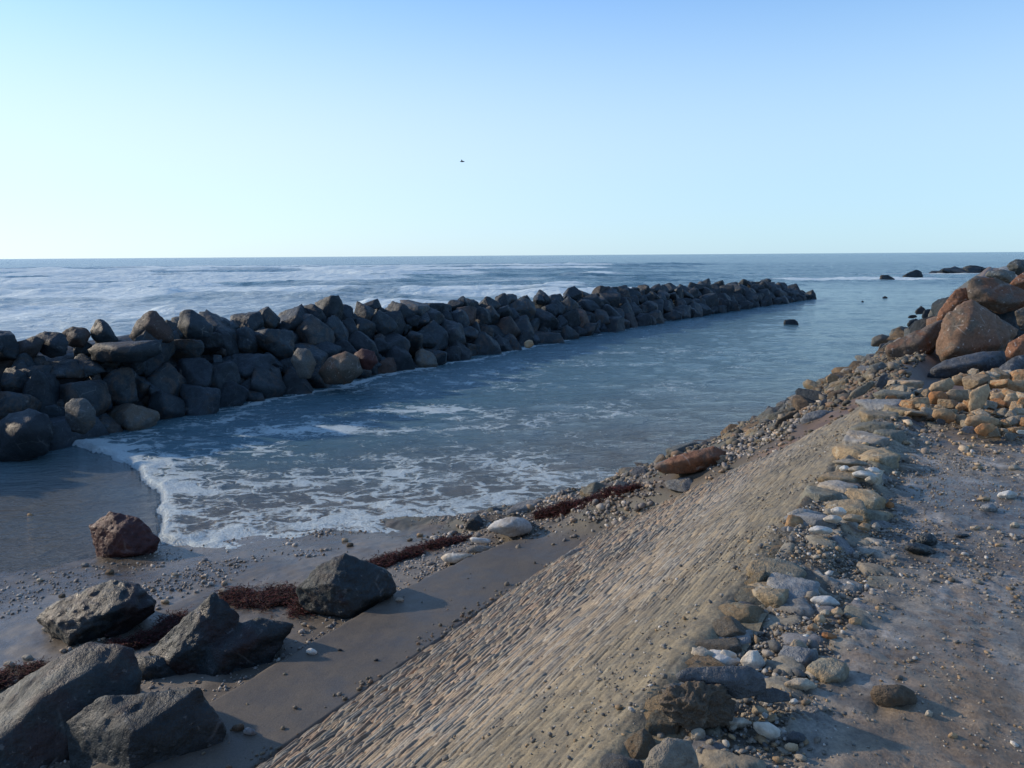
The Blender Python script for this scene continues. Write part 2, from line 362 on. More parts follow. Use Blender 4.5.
def sea():
    ang = np.radians(np.linspace(-75, 62, 860))
    r = [7.0]
    while r[-1] < 420: r.append(r[-1] * 1.0058)
    while r[-1] < 30000: r.append(r[-1] * 1.05)
    r = np.array(r)
    X = r[:, None] * np.sin(ang)[None]; Y = r[:, None] * np.cos(ang)[None]
    s = X * A[0] + Y * A[1]; t = X * L[0] + Y * L[1]; R = r[:, None] + 0 * X
    bw = np.interp(s, *BWB)
    outer = np.maximum(sstep(3.5, 9, t - bw), sstep(80, 135, s)); far = sstep(600, 250, R)
    # swell rolling in, crests across the view, sharpened and broken into patches
    warp = 16 * (fbm(X / 55., Y / 80., o=3, seed=21) - .5)
    def swell(lam, seed, dirx, amp):
        ph = (Y + dirx * X + warp * lam / 20.) / lam * 2 * np.pi
        c = (np.cos(ph) * .5 + .5) ** 2.6
        env = sstep(.42, .72, fbm(X / (lam * 2.2) + seed, Y / (lam * .8), o=3, seed=seed))
        return c * env * amp, c * env, ph, env
    z1, c1, p1, e1 = swell(19, 31, .10, 1.15)
    z2, c2, p2, e2 = swell(31, 33, -.06, 1.25)
    z3, c3, p3, e3 = swell(9, 37, .2, .60)
    chop = .34 * (fbm(X / 3.4, Y / 2.2, o=4, seed=41) - .5) + .16 * (fbm(X / .9, Y / .7, o=2, seed=43) - .5)
    rows = 0 * X; rowz = 0 * X; wake = 0 * X
    for i_, (y0, w_, h_, th_) in enumerate(((62, 2.0, .35, .50), (82, 2.0, .8, .46), (104, 2.2, .9, .50), (135, 2.6, .9, .47), (175, 3.0, .9, .51), (235, 3.4, .9, .50), (310, 5, .8, .52))):
        yy = Y - y0 - 9 * (fbm(X / 40. + i_ * 3, 1.5 + i_, o=3, seed=300 + i_) - .5) * y0 / 60. + .06 * X
        mk_ = sstep(th_, th_ + .08, fbm(X / (y0 * .30) + 5 * i_, .5, o=3, seed=320 + i_) + .10 * sstep(30, -60, X) - .16 * sstep(10, 60, X))
        rows += mk_ * np.exp(-(np.where(yy > 0, yy / (w_ * .5), yy / (w_ * 1.25))) ** 2); wake += mk_ * np.where(yy < 0, np.exp(yy / (w_ * 5)), 0) * .30
        rowz += (.35 + .65 * mk_) * h_ * np.exp(-(np.where(yy > 0, yy / (w_ * 1.8), yy / (w_ * .8))) ** 2)
    zo = (.45 * z1 + .45 * z2 + .8 * z3 + rowz) * (1 - .75 * sstep(.12, .38, ang)[None]) + chop
    inner = 0.075 * (fbm(X / 1.4, Y / .8, o=3, seed=45) - .5) + 0.10 * (fbm(X / 5., Y / 3., o=2, seed=46) - .5) * sstep(12, 30, R)
    sf = np.interp(t, *FRONT) + .35 * (fbm(t * 1.3, .5, o=3, seed=48) - .5)
    d = s - sf
    inb = (t < bw + 2) & (t > 4)
    calmL = sstep(0.05, -.1, d)                                   # still water left of the bore
    inner = inner * 1.25 * (1 - .9 * calmL)
    bore = np.where(d > -0.05, sstep(-.06, .10, d) * .10 * np.exp(-np.maximum(d, 0) / 1.6), 0)
    bore = bore * (1 + .9 * (fbm(X * 5, Y * 5, o=3, seed=49) - .5))
    Z = lerp(inner + bore * inb, zo * far, outer)
    # foam
    brk = sstep(.45, .95, c1 + .9 * c2) * sstep(.50, .62, fbm(X / 16, Y / 9, o=3, seed=51)) * 1.4
    wash = sstep(.44, .70, fbm(X / 48. + 3, Y / 20., o=4, seed=53)) * .62
    left = sstep(60, -40, X) 
    zone = sstep(360, 130, R)
    near_wash = sstep(140, 60, R) * sstep(10, -25, X) * .26
    fo = (rows * 1.5 + wake + .5 * brk * (.55 + .45 * left) + .75 * wash * (.35 + .40 * left) * zone + near_wash * 1.7 + .12 * left + .03) * sstep(480, 240, R)
    fo += .9 * np.exp(-((t - bw - 5.4) / 1.2) ** 2) * sstep(.5, .62, fbm(s / 4., t / 4., o=2, seed=57)) * (s < 80)
    for (px, py, rx, ry) in ((893, 279, 5, 3), (915, 279, 10, 3.5), (960, 274, 20, 5)):
        q = atz(px, py, 0); fo += 1.0 * np.exp(-((X - q[0]) / rx) ** 2 - ((Y - q[1]) / ry) ** 2)
    bz = beach_z(s, t, fine=False)
    sh = np.exp(-np.maximum(-bz, 0) / .05) * (t < bw)
    fi = .26 * sstep(.35, .7, fbm(X / 2.6, Y / 1.8, o=3, seed=61)) + .10
    fi += (.95 * np.exp(-np.maximum(d, 0) / .40) + .34 * np.exp(-np.maximum(d, 0) / 3.2)) * (d > -.04) * sstep(18.6, 17.2, t) * (.65 + .7 * fbm(X / 1.3, Y / .9, o=3, seed=63))
    fi += .13 * sstep(12.8, 9.5, t) * sstep(19, 10, s) * (.2 + 1.6 * fbm(X / 1.5, Y / 1.0, o=3, seed=65))
    fi += .12 * sh * sstep(5, 8, s) * sstep(30, 12, s)
    fi += .62 * np.exp(-((t - bw + .55 + .9 * (fbm(s / 3., 0, o=2, seed=67) - .5)) / .22) ** 2) * sstep(13, 17, s) * sstep(75, 40, s)
    for (px, py, w, g) in ((440, 410, 1.0, .5), (600, 352, 1.1, .3), (360, 430, 1.2, .45)):
        q = atz(px, py, 0); fi += g * np.exp(-((X - q[0]) / (2.2 * w)) ** 2 - ((Y - q[1]) / (.5 * w)) ** 2)
    fi = fi * sstep(60, 22, s) + .03
    fi = np.where(d < -.04, np.where(t > 10.2, 0, fi * .2), fi)
    foam = lerp(fi, fo, outer)
    silt = sstep(-.55, -.02, bz) * (t < bw) * sstep(34, 12, s) * .85
    silt = np.maximum(silt, calmL * .75 * inb * (s < 11) * sstep(19, 14, t)) * (1 - outer)
    silt = np.clip(silt + .35 * (fbm(X / 2.2, Y / 1.4, o=3, seed=71) - .55) * (1 - outer) * sstep(40, 15, R), 0, 1)
    calm = (1 - outer) * (1 - .0 * calmL)
    P3 = np.stack([X, Y, Z], -1)
    o = grid('sea', P3, MAT['sea'], flip=True)
    add_f(o.data, 'foam', foam); add_f(o.data, 'silt', silt); add_f(o.data, 'calm', np.clip(calm + 1.0 * calmL * inb * (s < 11), 0, 2))
    tag(o, kind='structure')
sea()

# ------------------------------------------------------------------ beach with its apron ledge
def sand_mat():
    b = NB('wet sand'); pos = b.pos(); c = b.attr('tint'); wet = b.attr('wet', 'Fac')
    n = b.tex(pos, 3.5, 6, .7); n2 = b.tex(pos, 60, 3, .7); n3 = b.tex(pos, 220, 2, .6)
    col = b.mix(1, c, b.mix(b.rng(n, .3, .7), (.80, .80, .82), (1.15, 1.13, 1.10)), 'MULTIPLY')
    col = b.mix(1, col, b.mix(b.rng(n2, .3, .7), (.82, .82, .82), (1.15, 1.15, 1.15)), 'MULTIPLY')
    col = b.mix(b.rng(n2, .66, .72, 0, .5), col, (.05, .045, .045))
    b.put(b.p.inputs['Base Color'], col)
    b.put(b.p.inputs['Roughness'], b.mth('SUBTRACT', b.rng(n, .35, .65, .62, .74), b.mth('MULTIPLY', wet, b.rng(n, .38, .62, .48, .30))))
    b.put(b.p.inputs['Normal'], b.bump(b.mth('ADD', b.mth('MULTIPLY', n2, .5), b.mth('ADD', b.mth('MULTIPLY', n3, .2), n)), .35, .02))
    return b.m
MAT['sand'] = sand_mat()
def beach():
    sa = axis([(-30, 2), (-4, .3), (2.0, .035), (14, .07), (26, .3), (60, 1.2), (110, 1)]); ta = axis([(-2, 1.), (0, .2), (3.8, .03), (8.5, .045), (13, .15), (20, .5), (34, 1)])
    S, T = np.meshgrid(sa, ta, indexing='ij'); Z = beach_z(S, T)
    tv = np.interp(S, *TVIS); ts = np.interp(S, *TS); tw = np.interp(S, *TW)
    k = sstep(8.4, 9.4, S)
    apron = (T < ts + .0) * (1 - k)
    sand = np.array([.100, .082, .062]); apc = np.array([.080, .066, .050]); rub = np.array([.075, .060, .043]); gr = np.array([.15, .13, .105])
    C = sand + 0 * Z[..., None]
    n = fbm(S * 1.1, T * 1.1, o=4, seed=14)[..., None]; C = lerp(C, gr, sstep(.45, .6, n))
    C = lerp(C, apc * (.88 + .24 * n), apron[..., None])
    grn = lerp(rub, np.array([.085, .08, .055]), sstep(.4, .6, fbm(S * 1.7, T * 1.7, o=3, seed=15))[..., None])
    C = lerp(C, grn, k[..., None])
    C = lerp(C, np.array([.16, .10, .07]), (k * sstep(.9, .1, T - tv) * .7)[..., None])
    wet = sstep(.36, .12, Z) * (1 - k) * (1 - apron) + apron * .25 * sstep(.45, .6, n[..., 0])
    P3 = W(S, T, Z)
    o = grid('beach', P3, MAT['sand']); add_col(o.data, 'tint', C); add_f(o.data, 'wet', wet)
    tag(o, kind='structure')
beach()

# ------------------------------------------------------------------ the sea wall: sloping face of narrow stones
def stone_mat(name, gloss=.0):
    b = NB(name); pos = b.pos(); c = b.attr('tint')
    n = b.tex(pos, 9, 6, .7); n2 = b.tex(pos, 70, 4, .75); n3 = b.tex(pos, 2.2, 4, .6)
    col = b.mix(1, c, b.mix(b.rng(n, .3, .7), (.72, .72, .74), (1.22, 1.2, 1.17)), 'MULTIPLY')
    col = b.mix(1, col, b.mix(b.rng(n2, .3, .7), (.72, .71, .70), (1.22, 1.22, 1.22)), 'MULTIPLY')
    b.put(b.p.inputs['Base Color'], col)
    if gloss: b.put(b.p.inputs['Roughness'], b.mth('SUBTRACT', .85, b.mth('MULTIPLY', b.attr('wet', 'Fac'), b.rng(n3, .40, .58, .25, .55))))
    else: b.put(b.p.inputs['Roughness'], b.rng(n, .3, .7, .62, .85))
    b.put(b.p.inputs['Normal'], b.bump(b.mth('ADD', n, b.mth('MULTIPLY', n2, .35)), .6, .018))
    return b.m
MAT['facing'] = stone_mat('weathered facing stones'); MAT['deck'] = stone_mat('worn wet concrete', 1.0); MAT['peb'] = stone_mat('pebbles')
def edge_t(s): return EDGE + .10 * (fbm(np.asarray(s) * 1.3, 7.7, o=3, seed=81) - .5)
wall = link(bpy.data.objects.new('sea_wall', None)); wall.location = W(5., EDGE, ZT)
tag(wall, 'old sloping sea wall faced with thin weathered stones beside the beach', 'sea wall')
def adopt(o, parent):
    o.parent = parent; o.matrix_parent_inverse = Matrix.Translation(-Vector(parent.location))
def facing():
    sa = axis([(-12, .25), (1.6, .014), (7.5, .014), (9.2, .03), (11.6, .1), (11.7, 1)]); ta = axis([(.80, .0064), (4.45, .02), (4.9, 1)])
    S, T = np.meshgrid(sa, ta, indexing='ij')
    L1 = T * 1.17                                                  # length down the slope
    wv = L1 / .037 + 1.2 * (fbm(S * .9, L1 * .9, o=3, seed=91) - .5) + .35 * (fbm(S * 4, L1 * 3, o=2, seed=92) - .5)
    j = np.floor(wv); fv = wv - j
    ln = .11 + .17 * hsh(j, 0, 3)
    u = S / ln + hsh(j, 5, 4) * 9 + .5 * (vn(S * 7, j * 3.3, seed=93) - .5); k = np.floor(u); fu = u - k
    h1 = hsh(j, k, 5); h2 = hsh(j, k, 6); h3 = hsh(j, k, 7)
    prof = (1 - np.abs(2 * fv - 1) ** 3.5) * (1 - np.abs(2 * fu - 1) ** 9)
    er = fbm(S * .9, L1 * 1.2, o=4, seed=94)
    low = sstep(1.6, 3.9, T); amp = (.009 + .013 * low) * (.6 + .9 * er)
    # tilt of each stone along its length gives the ragged, feathered look
    h = amp * (prof * (.5 + .9 * h1) + .7 * (fu - .5) * (h2 - .2) * 1.6) - amp * 1.3 * (h3 > .93) * prof * low
    h += .9 * amp * (fbm(S * 5, L1 * 9, o=3, seed=196) - .55) * 1.6 + .030 * (fbm(S * 1.4, L1 * 2.2, o=3, seed=95) - .5) + .007 * (fbm(S * 14, L1 * 22, o=3, seed=96) - .5) * (.5 + low)
    mud = sstep(1.75, .9, T + 1.3 * (fbm(S * .7, L1 * .9, o=4, seed=198) - .5)); h = h * (1 - .62 * mud) + mud * .028 * (fbm(S * 13, L1 * 17, o=5, seed=199, g=.65) - .5)
    z = slope_z(T) + h
    top = sstep(1.10, .90, T); z = z * (1 - top) + top * (ZT - .075 + .05 * (fbm(S * 6, T * 6, o=3, seed=197) - .5))
    sk = sstep(4.22, 4.36, T + .09 * (fbm(S * 5, 1, o=2, seed=97) - .5)); z = z - sk * .12
    base = np.array([.205, .160, .108]); grey = np.array([.205, .180, .145]); pink = np.array([.265, .170, .105]); olv = np.array([.140, .115, .072]); oran = np.array([.28, .155, .075])
    C = lerp(base, grey, (h1[..., None] > .5) * 1.0)
    C = lerp(C, pink, (sstep(.55, .9, h2) * sstep(1.3, 3.6, T))[..., None] * .75)
    C = lerp(C, oran, ((h3 > .93) * sstep(2.0, 3.8, T) * .8)[..., None])
    C = lerp(C, olv, (sstep(2.1, 1.2, T + 1.2 * (fbm(S * .8, L1, o=3, seed=98) - .5)) * .75)[..., None])
    C = C * (.66 + .72 * hsh(j, k, 8))[..., None] * (.82 + .36 * fbm(S * .8, L1 * .8, o=3, seed=99))[..., None]
    C = lerp(C, C * np.array([.42, .36, .31]), (sstep(.36, .05, prof) * (.30 + .60 * sstep(.38, .6, er)) * (.5 + .5 * low))[..., None])
    C = lerp(C, np.array([.150, .122, .078]) * (.45 + 1.1 * fbm(S * 13, L1 * 17, o=5, seed=200, g=.65))[..., None], mud[..., None] * .5)
    C = C * np.array([1.13, 1.13, 1.07])      # earth packed in the joints
    P3 = W(S, T, z)
    o = grid('stone_facing', P3, MAT['facing']); add_col(o.data, 'tint', C); adopt(o, wall)
facing()

# ------------------------------------------------------------------ promenade deck on top of the wall
def deck_z(s, t, fine=True):
    step = .055 * sstep(-.04, .05, t - .62 - .10 * (fbm(s * 1.4, 2.2, o=3, seed=103) - .5)) * sstep(3.2, 4.6, s)
    z = ZT - .045 + step
    z = z + .05 * (fbm(s * .8, t * .8, o=3, seed=104) - .5)
    z = z - .05 * sstep(.55, .95, t) * sstep(4.7, 3.2, s)            # broken edge close to the camera
    if fine:
        z = z + .035 * (fbm(s * 4, t * 4, o=4, seed=105) - .5) * sstep(-.6, .4, t) + .022 * (fbm(s * 16, t * 16, o=4, seed=106, g=.6) - .5)
        z = z + .018 * (fbm(s * 45, t * 45, o=2, seed=107) - .5) * sstep(.42, .6, fbm(s * 2, t * 2, o=3, seed=108))
    z = z - .5 * sstep(9.5, 13.0, s) * sstep(-.5, .9, t)
    return z
def worley(x, y, seed):
    xi = np.floor(x); yi = np.floor(y); f1 = np.full(x.shape, 9.); f2 = f1.copy(); cid = np.zeros(x.shape)
    for dx in (-1, 0, 1):
        for dy in (-1, 0, 1):
            cx = xi + dx; cy = yi + dy; px = cx + .1 + .8 * hsh(cx, cy, seed); py = cy + .1 + .8 * hsh(cx, cy, seed + 1)
            d = np.hypot(px - x, py - y); h = hsh(cx, cy, seed + 2)
            nearer = d < f1; f2 = np.where(nearer, f1, np.minimum(f2, d)); cid = np.where(nearer, h, cid); f1 = np.where(nearer, d, f1)
    return f1, f2, cid
def deck():
    sa = axis([(-30, 2), (-2, .2), (1.0, .016), (5.5, .024), (9, .05), (16, .3), (40, 2), (110, 1)])
    ta = axis([(-60, 4), (-12, .5), (-5, .06), (-2, .02), (.95, .01), (.99, 1)])
    S, T = np.meshgrid(sa, ta, indexing='ij')
    et = edge_t(S); T2 = np.where(T > .2, .2 + (T - .2) * (et - .2) / (.99 - .2), T)
    Z = deck_z(S, T2)
    wx = .12 * (fbm(S * 5, T2 * 5, o=3, seed=151) - .5); wy = .12 * (fbm(S * 5, T2 * 5, o=3, seed=152) - .5)
    f1, f2, cid = worley((S + wx) / .13, (T2 + wy) / .17, 160); g1, g2, cid2 = worley((S + wx) / .05, (T2 + wy) / .055, 170)
    band = sstep(.36, .56, T2 + .25 * (fbm(S * 1.2, T2 * 1.2, o=3, seed=153) - .5)) * sstep(.98, .90, T)
    flat = sstep(.02, .16, f2 - f1); keep = (cid > .50) * 1.0
    Z = Z + band * (keep * flat * (.008 + .026 * cid) + (1 - keep) * (.012 * sstep(.02, .3, g2 - g1) * (cid2 > .3) - .004) - .016)
    Z = np.where(T > .97, ZT - .4, Z)
    n = fbm(S * 1.3, T2 * 1.3, o=4, seed=111); m = fbm(S * 3.1, T2 * 3.1, o=4, seed=112); g = fbm(S * .55 + 4, T2 * .55, o=3, seed=113)
    conc = np.array([.185, .165, .135]); pale = np.array([.33, .31, .28]); dk = np.array([.098, .092, .084]); earth = np.array([.165, .116, .068]); edg = np.array([.19, .175, .135])
    C = lerp(conc, pale, (sstep(.52, .62, m) * (.35 + .65 * sstep(.45, .6, fbm(S * 9, T2 * 18, o=3, seed=118))))[..., None] * .8)
    C = lerp(C, np.array([.085, .075, .062]), sstep(.55, .66, fbm(S * 6, T2 * 6, o=4, seed=117))[..., None] * .6)
    C = lerp(C, earth, sstep(.50, .62, n)[..., None] * .75)
    wetz = sstep(3.6, 5.4, S + 1.6 * (n - .5)) * sstep(.55, .30, T2) * sstep(.62, .40, g * .6 + m * .4)
    C = C * (.70 + .6 * fbm(S * 7, T2 * 14, o=4, seed=119))[..., None]
    C = lerp(C, dk, wetz[..., None] * .6)
    C = lerp(C, edg * (.7 + .6 * m[..., None]), sstep(.42, .6, T2)[..., None] * .8)
    C = lerp(C, np.array([.13, .10, .07]), sstep(10, 11, S)[..., None])
    stc = np.array([(.20, .18, .135), (.24, .225, .19), (.17, .165, .15), (.15, .145, .105), (.23, .19, .13), (.13, .13, .135)])[(np.floor(cid * 60) % 6).astype(int)]
    grc = np.array([(.22, .19, .14), (.15, .13, .10), (.10, .09, .075), (.30, .27, .22), (.20, .13, .07)])[(np.floor(cid2 * 50) % 5).astype(int)]
    mc = np.where((keep > 0)[..., None], stc * (.8 + .5 * m[..., None]), grc)
    mc = lerp(np.array([.10, .082, .058]), mc, (np.where(keep > 0, flat, sstep(.02, .25, g2 - g1)))[..., None])
    C = lerp(C, mc, (band * sstep(.60, .45, n))[..., None] * .9)
    wet = np.clip(wetz + .8 * sstep(.42, .56, n) * (T2 < .5), 0, 1)
    o = grid('promenade', W(S, T2, Z), MAT['deck']); add_col(o.data, 'tint', C); add_f(o.data, 'wet', wet)
    tag(o, kind='structure')
deck()

def ground_v(s, t):
    tv = np.interp(s, *TVIS)
    return np.where(t < .93, deck_z(s, t), np.where(t < tv, slope_z(t) + .01, beach_z(s, t)))
def ground_at(s, t): return float(ground_v(np.array([float(s)]), np.array([float(t)]))[0])
def pick(px, py):
    """where the sight line through a pixel meets the ground"""
    d = ray(px, py); lo, hi = 1.0, 120.0
    for it in range(3):
        k = np.geomspace(lo, hi, 90) if it == 0 else np.linspace(lo, hi, 24)
        q = CAMP + d * k[:, None]; s, t = q @ A, q @ L
        hit = (q[:, 2] <= ground_v(s, t)) | (q[:, 2] < -.02)
        i = int(np.argmax(hit)) if hit.any() else len(k) - 1
        lo, hi = k[max(i - 1, 0)], k[i]
    return CAMP + d * hi

# ------------------------------------------------------------------ loose pebbles (uncountable)
PALS = {
 'beach': [(.34, .30, .25), (.24, .21, .18), (.12, .11, .10), (.40, .36, .30), (.28, .20, .13), (.16, .14, .12)],
 'rubble': [(.11, .09, .06), (.14, .12, .08), (.07, .062, .045), (.18, .15, .11), (.17, .11, .065), (.085, .082, .07)],
 'deck': [(.24, .21, .17), (.20, .17, .13), (.15, .135, .11), (.30, .26, .20), (.25, .17, .09), (.10, .10, .095), (.18, .165, .14), (.13, .11, .085), (.38, .36, .32)],
 'ochre': [(.42, .29, .15), (.36, .26, .16), (.30, .24, .18), (.46, .36, .24), (.25, .2, .15)]}
def pebbles(name, label, cat, pts, sizes, pal, seed=0, sub=1, flat=(.35, .8), sink=.3, grp=None):
    rs = np.random.RandomState(seed); v0, f0 = ico(sub); n = len(pts)
    nv = len(v0); pal = np.array(PALS[pal])
    sx = rs.uniform(.7, 1.3, (n, 1)); sy = rs.uniform(.6, 1.0, (n, 1)); sz = rs.uniform(*flat, (n, 1))
    ang = rs.uniform(0, 2 * np.pi, n); ca, sa = np.cos(ang)[:, None], np.sin(ang)[:, None]
    jit = 1 + rs.uniform(-.22, .22, (n, nv))
    x = v0[None, :, 0] * sx * jit; y = v0[None, :, 1] * sy * jit; z = v0[None, :, 2] * sz * jit
    tilt = rs.normal(0, .25, (n, 1)); z = z + x * tilt
    X = (x * ca - y * sa) * sizes[:, None]; Y = (x * sa + y * ca) * sizes[:, None]; Z = z * sizes[:, None]
    P3 = np.stack([X, Y, Z], -1) + pts[:, None, :]; P3[..., 2] += (sizes * sz[:, 0] * (1 - 2 * sink))[:, None]
    Fc = (f0[None] + (np.arange(n) * nv)[:, None, None]).reshape(-1, 3)
    me = fast_mesh(name, P3.reshape(-1, 3), Fc, smooth=True)
    c = pal[rs.randint(0, len(pal), n)] * rs.uniform(.7, 1.25, (n, 1)); c = np.repeat(c[:, None], nv, 1).reshape(-1, 3)
    me.materials.append(MAT['peb']); o = link(bpy.data.objects.new(name, me)); add_col(me, 'tint', c)
    tag(o, label, cat, grp, 'stuff'); return o
def cloud(n, s0, s1, t0, t1, dens, zf, seed):
    rs = np.random.RandomState(seed); s = rs.uniform(s0, s1, n * 6); t = rs.uniform(t0, t1, n * 6)
    k = rs.uniform(0, 1, n * 6) < dens(s, t); s = s[k][:n]; t = t[k][:n]
    return W(s, t, zf(s, t))
rs = np.random.RandomState(5)
def dn_beach(s, t):
    ts = np.interp(s, *TS); tw = np.interp(s, *TW); x = (t - ts) / np.maximum(tw - ts, .1)
    d = sstep(.48, .66, fbm(s * .8, t * 1.2, o=4, seed=121)) + 1.0 * np.exp(-np.maximum(t - ts, 0) / .35)
    return np.where((t > ts) & (x < .93), d * sstep(1.0, .6, x) * .9, 0) * (s < 11.5)
p = cloud(7000, 1.5, 11.5, 4.0, 11.5, dn_beach, beach_z, 1)
pebbles('shingle', 'scattered small pebbles and shells on the wet sand', 'pebbles', p, rs.gamma(1.8, .0055, len(p)) + .004, 'beach', 1)
def dn_toe(s, t):
    tv = np.interp(s, *TVIS); ts = np.interp(s, *TS)
    line = np.exp(-((t - tv - .06) / .10) ** 2) * .9 * sstep(.4, .55, fbm(s * 1.5, 1, o=2, seed=123)) + .012
    return line * ((t > tv - .06) & (t < ts)) * (s < 10.5)
p = cloud(1500, 2.5, 10.5, 3.4, 5.4, dn_toe, beach_z, 2)
pebbles('toe_gravel', 'dark grit and gravel lying along the foot of the sloping stones', 'gravel', p, rs.gamma(2.0, .0050, len(p)) + .004, 'rubble', 2)
def dn_rub(s, t):
    tv = np.interp(s, *TVIS); tw = np.interp(s, *TW)
    lg = st(pick(692, 470)); clear = sstep(.25, .55, np.hypot((s - lg[0]) * .6, t - lg[1]))
    return clear * ((t > tv - .12) & (t < tw + .05)) * sstep(8.2, 9.2, s) * (.25 + sstep(.35, .6, fbm(s * 1.2, t * 1.2, o=3, seed=125))) * 1.1 * np.clip(16 / s, .4, 1)
p = cloud(19000, 8.4, 30, .9, 6.8, dn_rub, beach_z, 3)
pebbles('shore_rubble', 'brown and grey rubble banked between the sea wall and the water', 'rubble', p, (rs.gamma(1.5, .014, len(p)) + .008) * np.interp(p @ A, [8.5, 9.6, 11], [.4, .6, 1]), 'rubble', 3)
def dn_rub2(s, t): return dn_rub(s, t) * sstep(14, 9, s)
p = cloud(5000, 8.2, 14, 2.0, 6.6, dn_rub2, beach_z, 33)
pebbles('fine_shingle', 'light shingle on the beach where the sea wall foot disappears', 'pebbles', p, rs.gamma(2, .008, len(p)) + .006, 'beach', 33)
def dn_deck(s, t):
    a = np.exp(-((t - .62) / .22) ** 2) * sstep(.35, .55, fbm(s * 2.2, t * 2.2, o=3, seed=127)) * 1.0
    bq = .9 * sstep(.44, .60, fbm(s * 1.3, t * 1.3, o=4, seed=128)) * sstep(.48, .6, fbm(s * 4, t * 4, o=2, seed=129)) + .02
    return np.minimum((a + bq) * (t < .93), 1)
p = cloud(12500, 1.5, 10.5, -3.2, .93, dn_deck, deck_z, 4)
sz = rs.gamma(1.5, .0032, len(p)) + .002
pebbles('deck_gravel', 'loose gravel and grit strewn over the worn promenade', 'gravel', p, sz, 'deck', 4)
p = cloud(16000, 1.5, 7.5, -2.6, .95, lambda s, t: .15 + .85 * sstep(.40, .62, fbm(s * 1.8, t * 1.8, o=4, seed=133)), deck_z, 6)
pebbles('grit', 'fine grit scattered over the whole promenade surface', 'grit', p, rs.gamma(2.0, .0014, len(p)) + .0012, 'deck', 6)
p = cloud(3600, 1.5, 5.4, -.2, .95, lambda s, t: np.exp(-((t - .66) / .20) ** 2) * sstep(.30, .5, fbm(s * 3, t * 3, o=2, seed=131)), deck_z, 5)
pebbles('crumbled_edge_gravel', 'crumbled stone and gravel along the broken wall edge', 'gravel', p, rs.gamma(1.5, .0036, len(p)) + .0025, 'deck', 5)

p = cloud(5200, 1.6, 9.0, .95, 4.2, lambda s, t: .03 + .6 * sstep(2.0, .95, t) * sstep(.42, .6, fbm(s * 1.5, t * 1.5, o=3, seed=134)), lambda s, t: slope_z(t) + .006, 7)
pebbles('slope_grit', 'grit and mortar crumbs washed down over the upper part of the slope', 'grit', p, rs.gamma(1.8, .0022, len(p)) + .0018, 'deck', 7)

# ------------------------------------------------------------------ seaweed
def weed_mat():
    b = NB('red brown seaweed'); n = b.tex(b.pos(), 25, 4, .7); oi = b.attr('tint')
    b.put(b.p.inputs['Base Color'], b.mix(1, oi, b.mix(b.rng(n, .3, .7), (.6, .6, .6), (1.4, 1.4, 1.4)), 'MULTIPLY')); b.p.inputs['Roughness'].default_value = .8; b.p.inputs['Specular IOR Level'].default_value = .2
    return b.m
MAT['weed'] = weed_mat()
def weed(label, path, wid, n, seed):
    rs = np.random.RandomState(seed); pts = [st(pick(*q)) for q in path]; V = []; Fs = []; C = []; n = int(n * 1.3)
    seg = np.linspace(0, len(pts) - 1.001, n)
    gs, gt = [np.linspace(min(p[q] for p in pts) - 1.5, max(p[q] for p in pts) + 1.5, 120) for q in (0, 1)]
    G1, G2 = np.meshgrid(gs, gt, indexing='ij'); GZ = ground_v(G1, G2); GN = fbm(G1 * 4, G2 * 4, o=2, seed=seed)
    for u in seg:
        i = int(u); f = u - i; f = min(max(f + rs.normal(0, .1), 0), 1)
        s = lerp(pts[i][0], pts[i + 1][0], f); t = lerp(pts[i][1], pts[i + 1][1], f); w = lerp(wid[i], wid[i + 1], f)
        s += rs.normal(0, w * .5); t += rs.normal(0, w * .5)
        gi, gj = min(max(int(np.searchsorted(gs, s)), 0), 119), min(max(int(np.searchsorted(gt, t)), 0), 119)
        if GN[gi, gj] < .38: continue
        z = GZ[gi, gj] + abs(rs.normal(0, .03)) + .012; a = rs.uniform(0, 6.28); ln = rs.uniform(.03, .09); wd = rs.uniform(.0018, .0045)
        base = W(np.array(s), np.array(t), np.array(z)); q = base.copy(); k0 = len(V)
        for m in range(4):
            nrm = np.array([-math.sin(a), math.cos(a), rs.uniform(-.8, .8)]) * wd
            V.append(q - nrm); V.append(q + nrm)
            a += rs.normal(0, .8); q = q + np.array([math.cos(a), math.sin(a), 0]) * ln * .4; q[2] = max(base[2] - .004, q[2] + rs.normal(0, .008))
        c = np.array([(.045, .011, .010), (.022, .009, .008), (.075, .016, .014), (.035, .016, .009)][rs.randint(4)])
        C += [c] * 8
        Fs += [[k0 + 2 * m, k0 + 2 * m + 1, k0 + 2 * m + 3, k0 + 2 * m + 2] for m in range(3)]
    me = fast_mesh('seaweed', np.array(V), np.array(Fs)); me.materials.append(MAT['weed']); add_col(me, 'tint', np.array(C))
    o = link(bpy.data.objects.new('seaweed', me)); tag(o, label, 'seaweed', 'seaweed left along the tideline', 'stuff')
weed('dark strip of seaweed between the cream slab and the angular dark boulder', [(372, 568), (400, 558), (430, 549), (464, 541)], [.16, .15, .14, .08], 6500, 1)
weed('short dark patch of seaweed at the foam edge beyond the white rock', [(533, 518), (560, 510), (585, 503), (610, 494), (636, 490)], [.08, .13, .2, .22, .06], 7000, 2)
weed('wide patch of red seaweed between two dark foreground boulders', [(225, 597), (255, 600), (285, 600), (300, 612)], [.18, .26, .28, .2], 8000, 3)
weed('dark seaweed caught behind the leaning foreground boulders', [(120, 650), (150, 640), (180, 620)], [.2, .2, .14], 4000, 4)
weed('seaweed drift at the left beside the big slanted boulder', [(-20, 690), (10, 680), (40, 672)], [.12, .16, .1], 3000, 5)

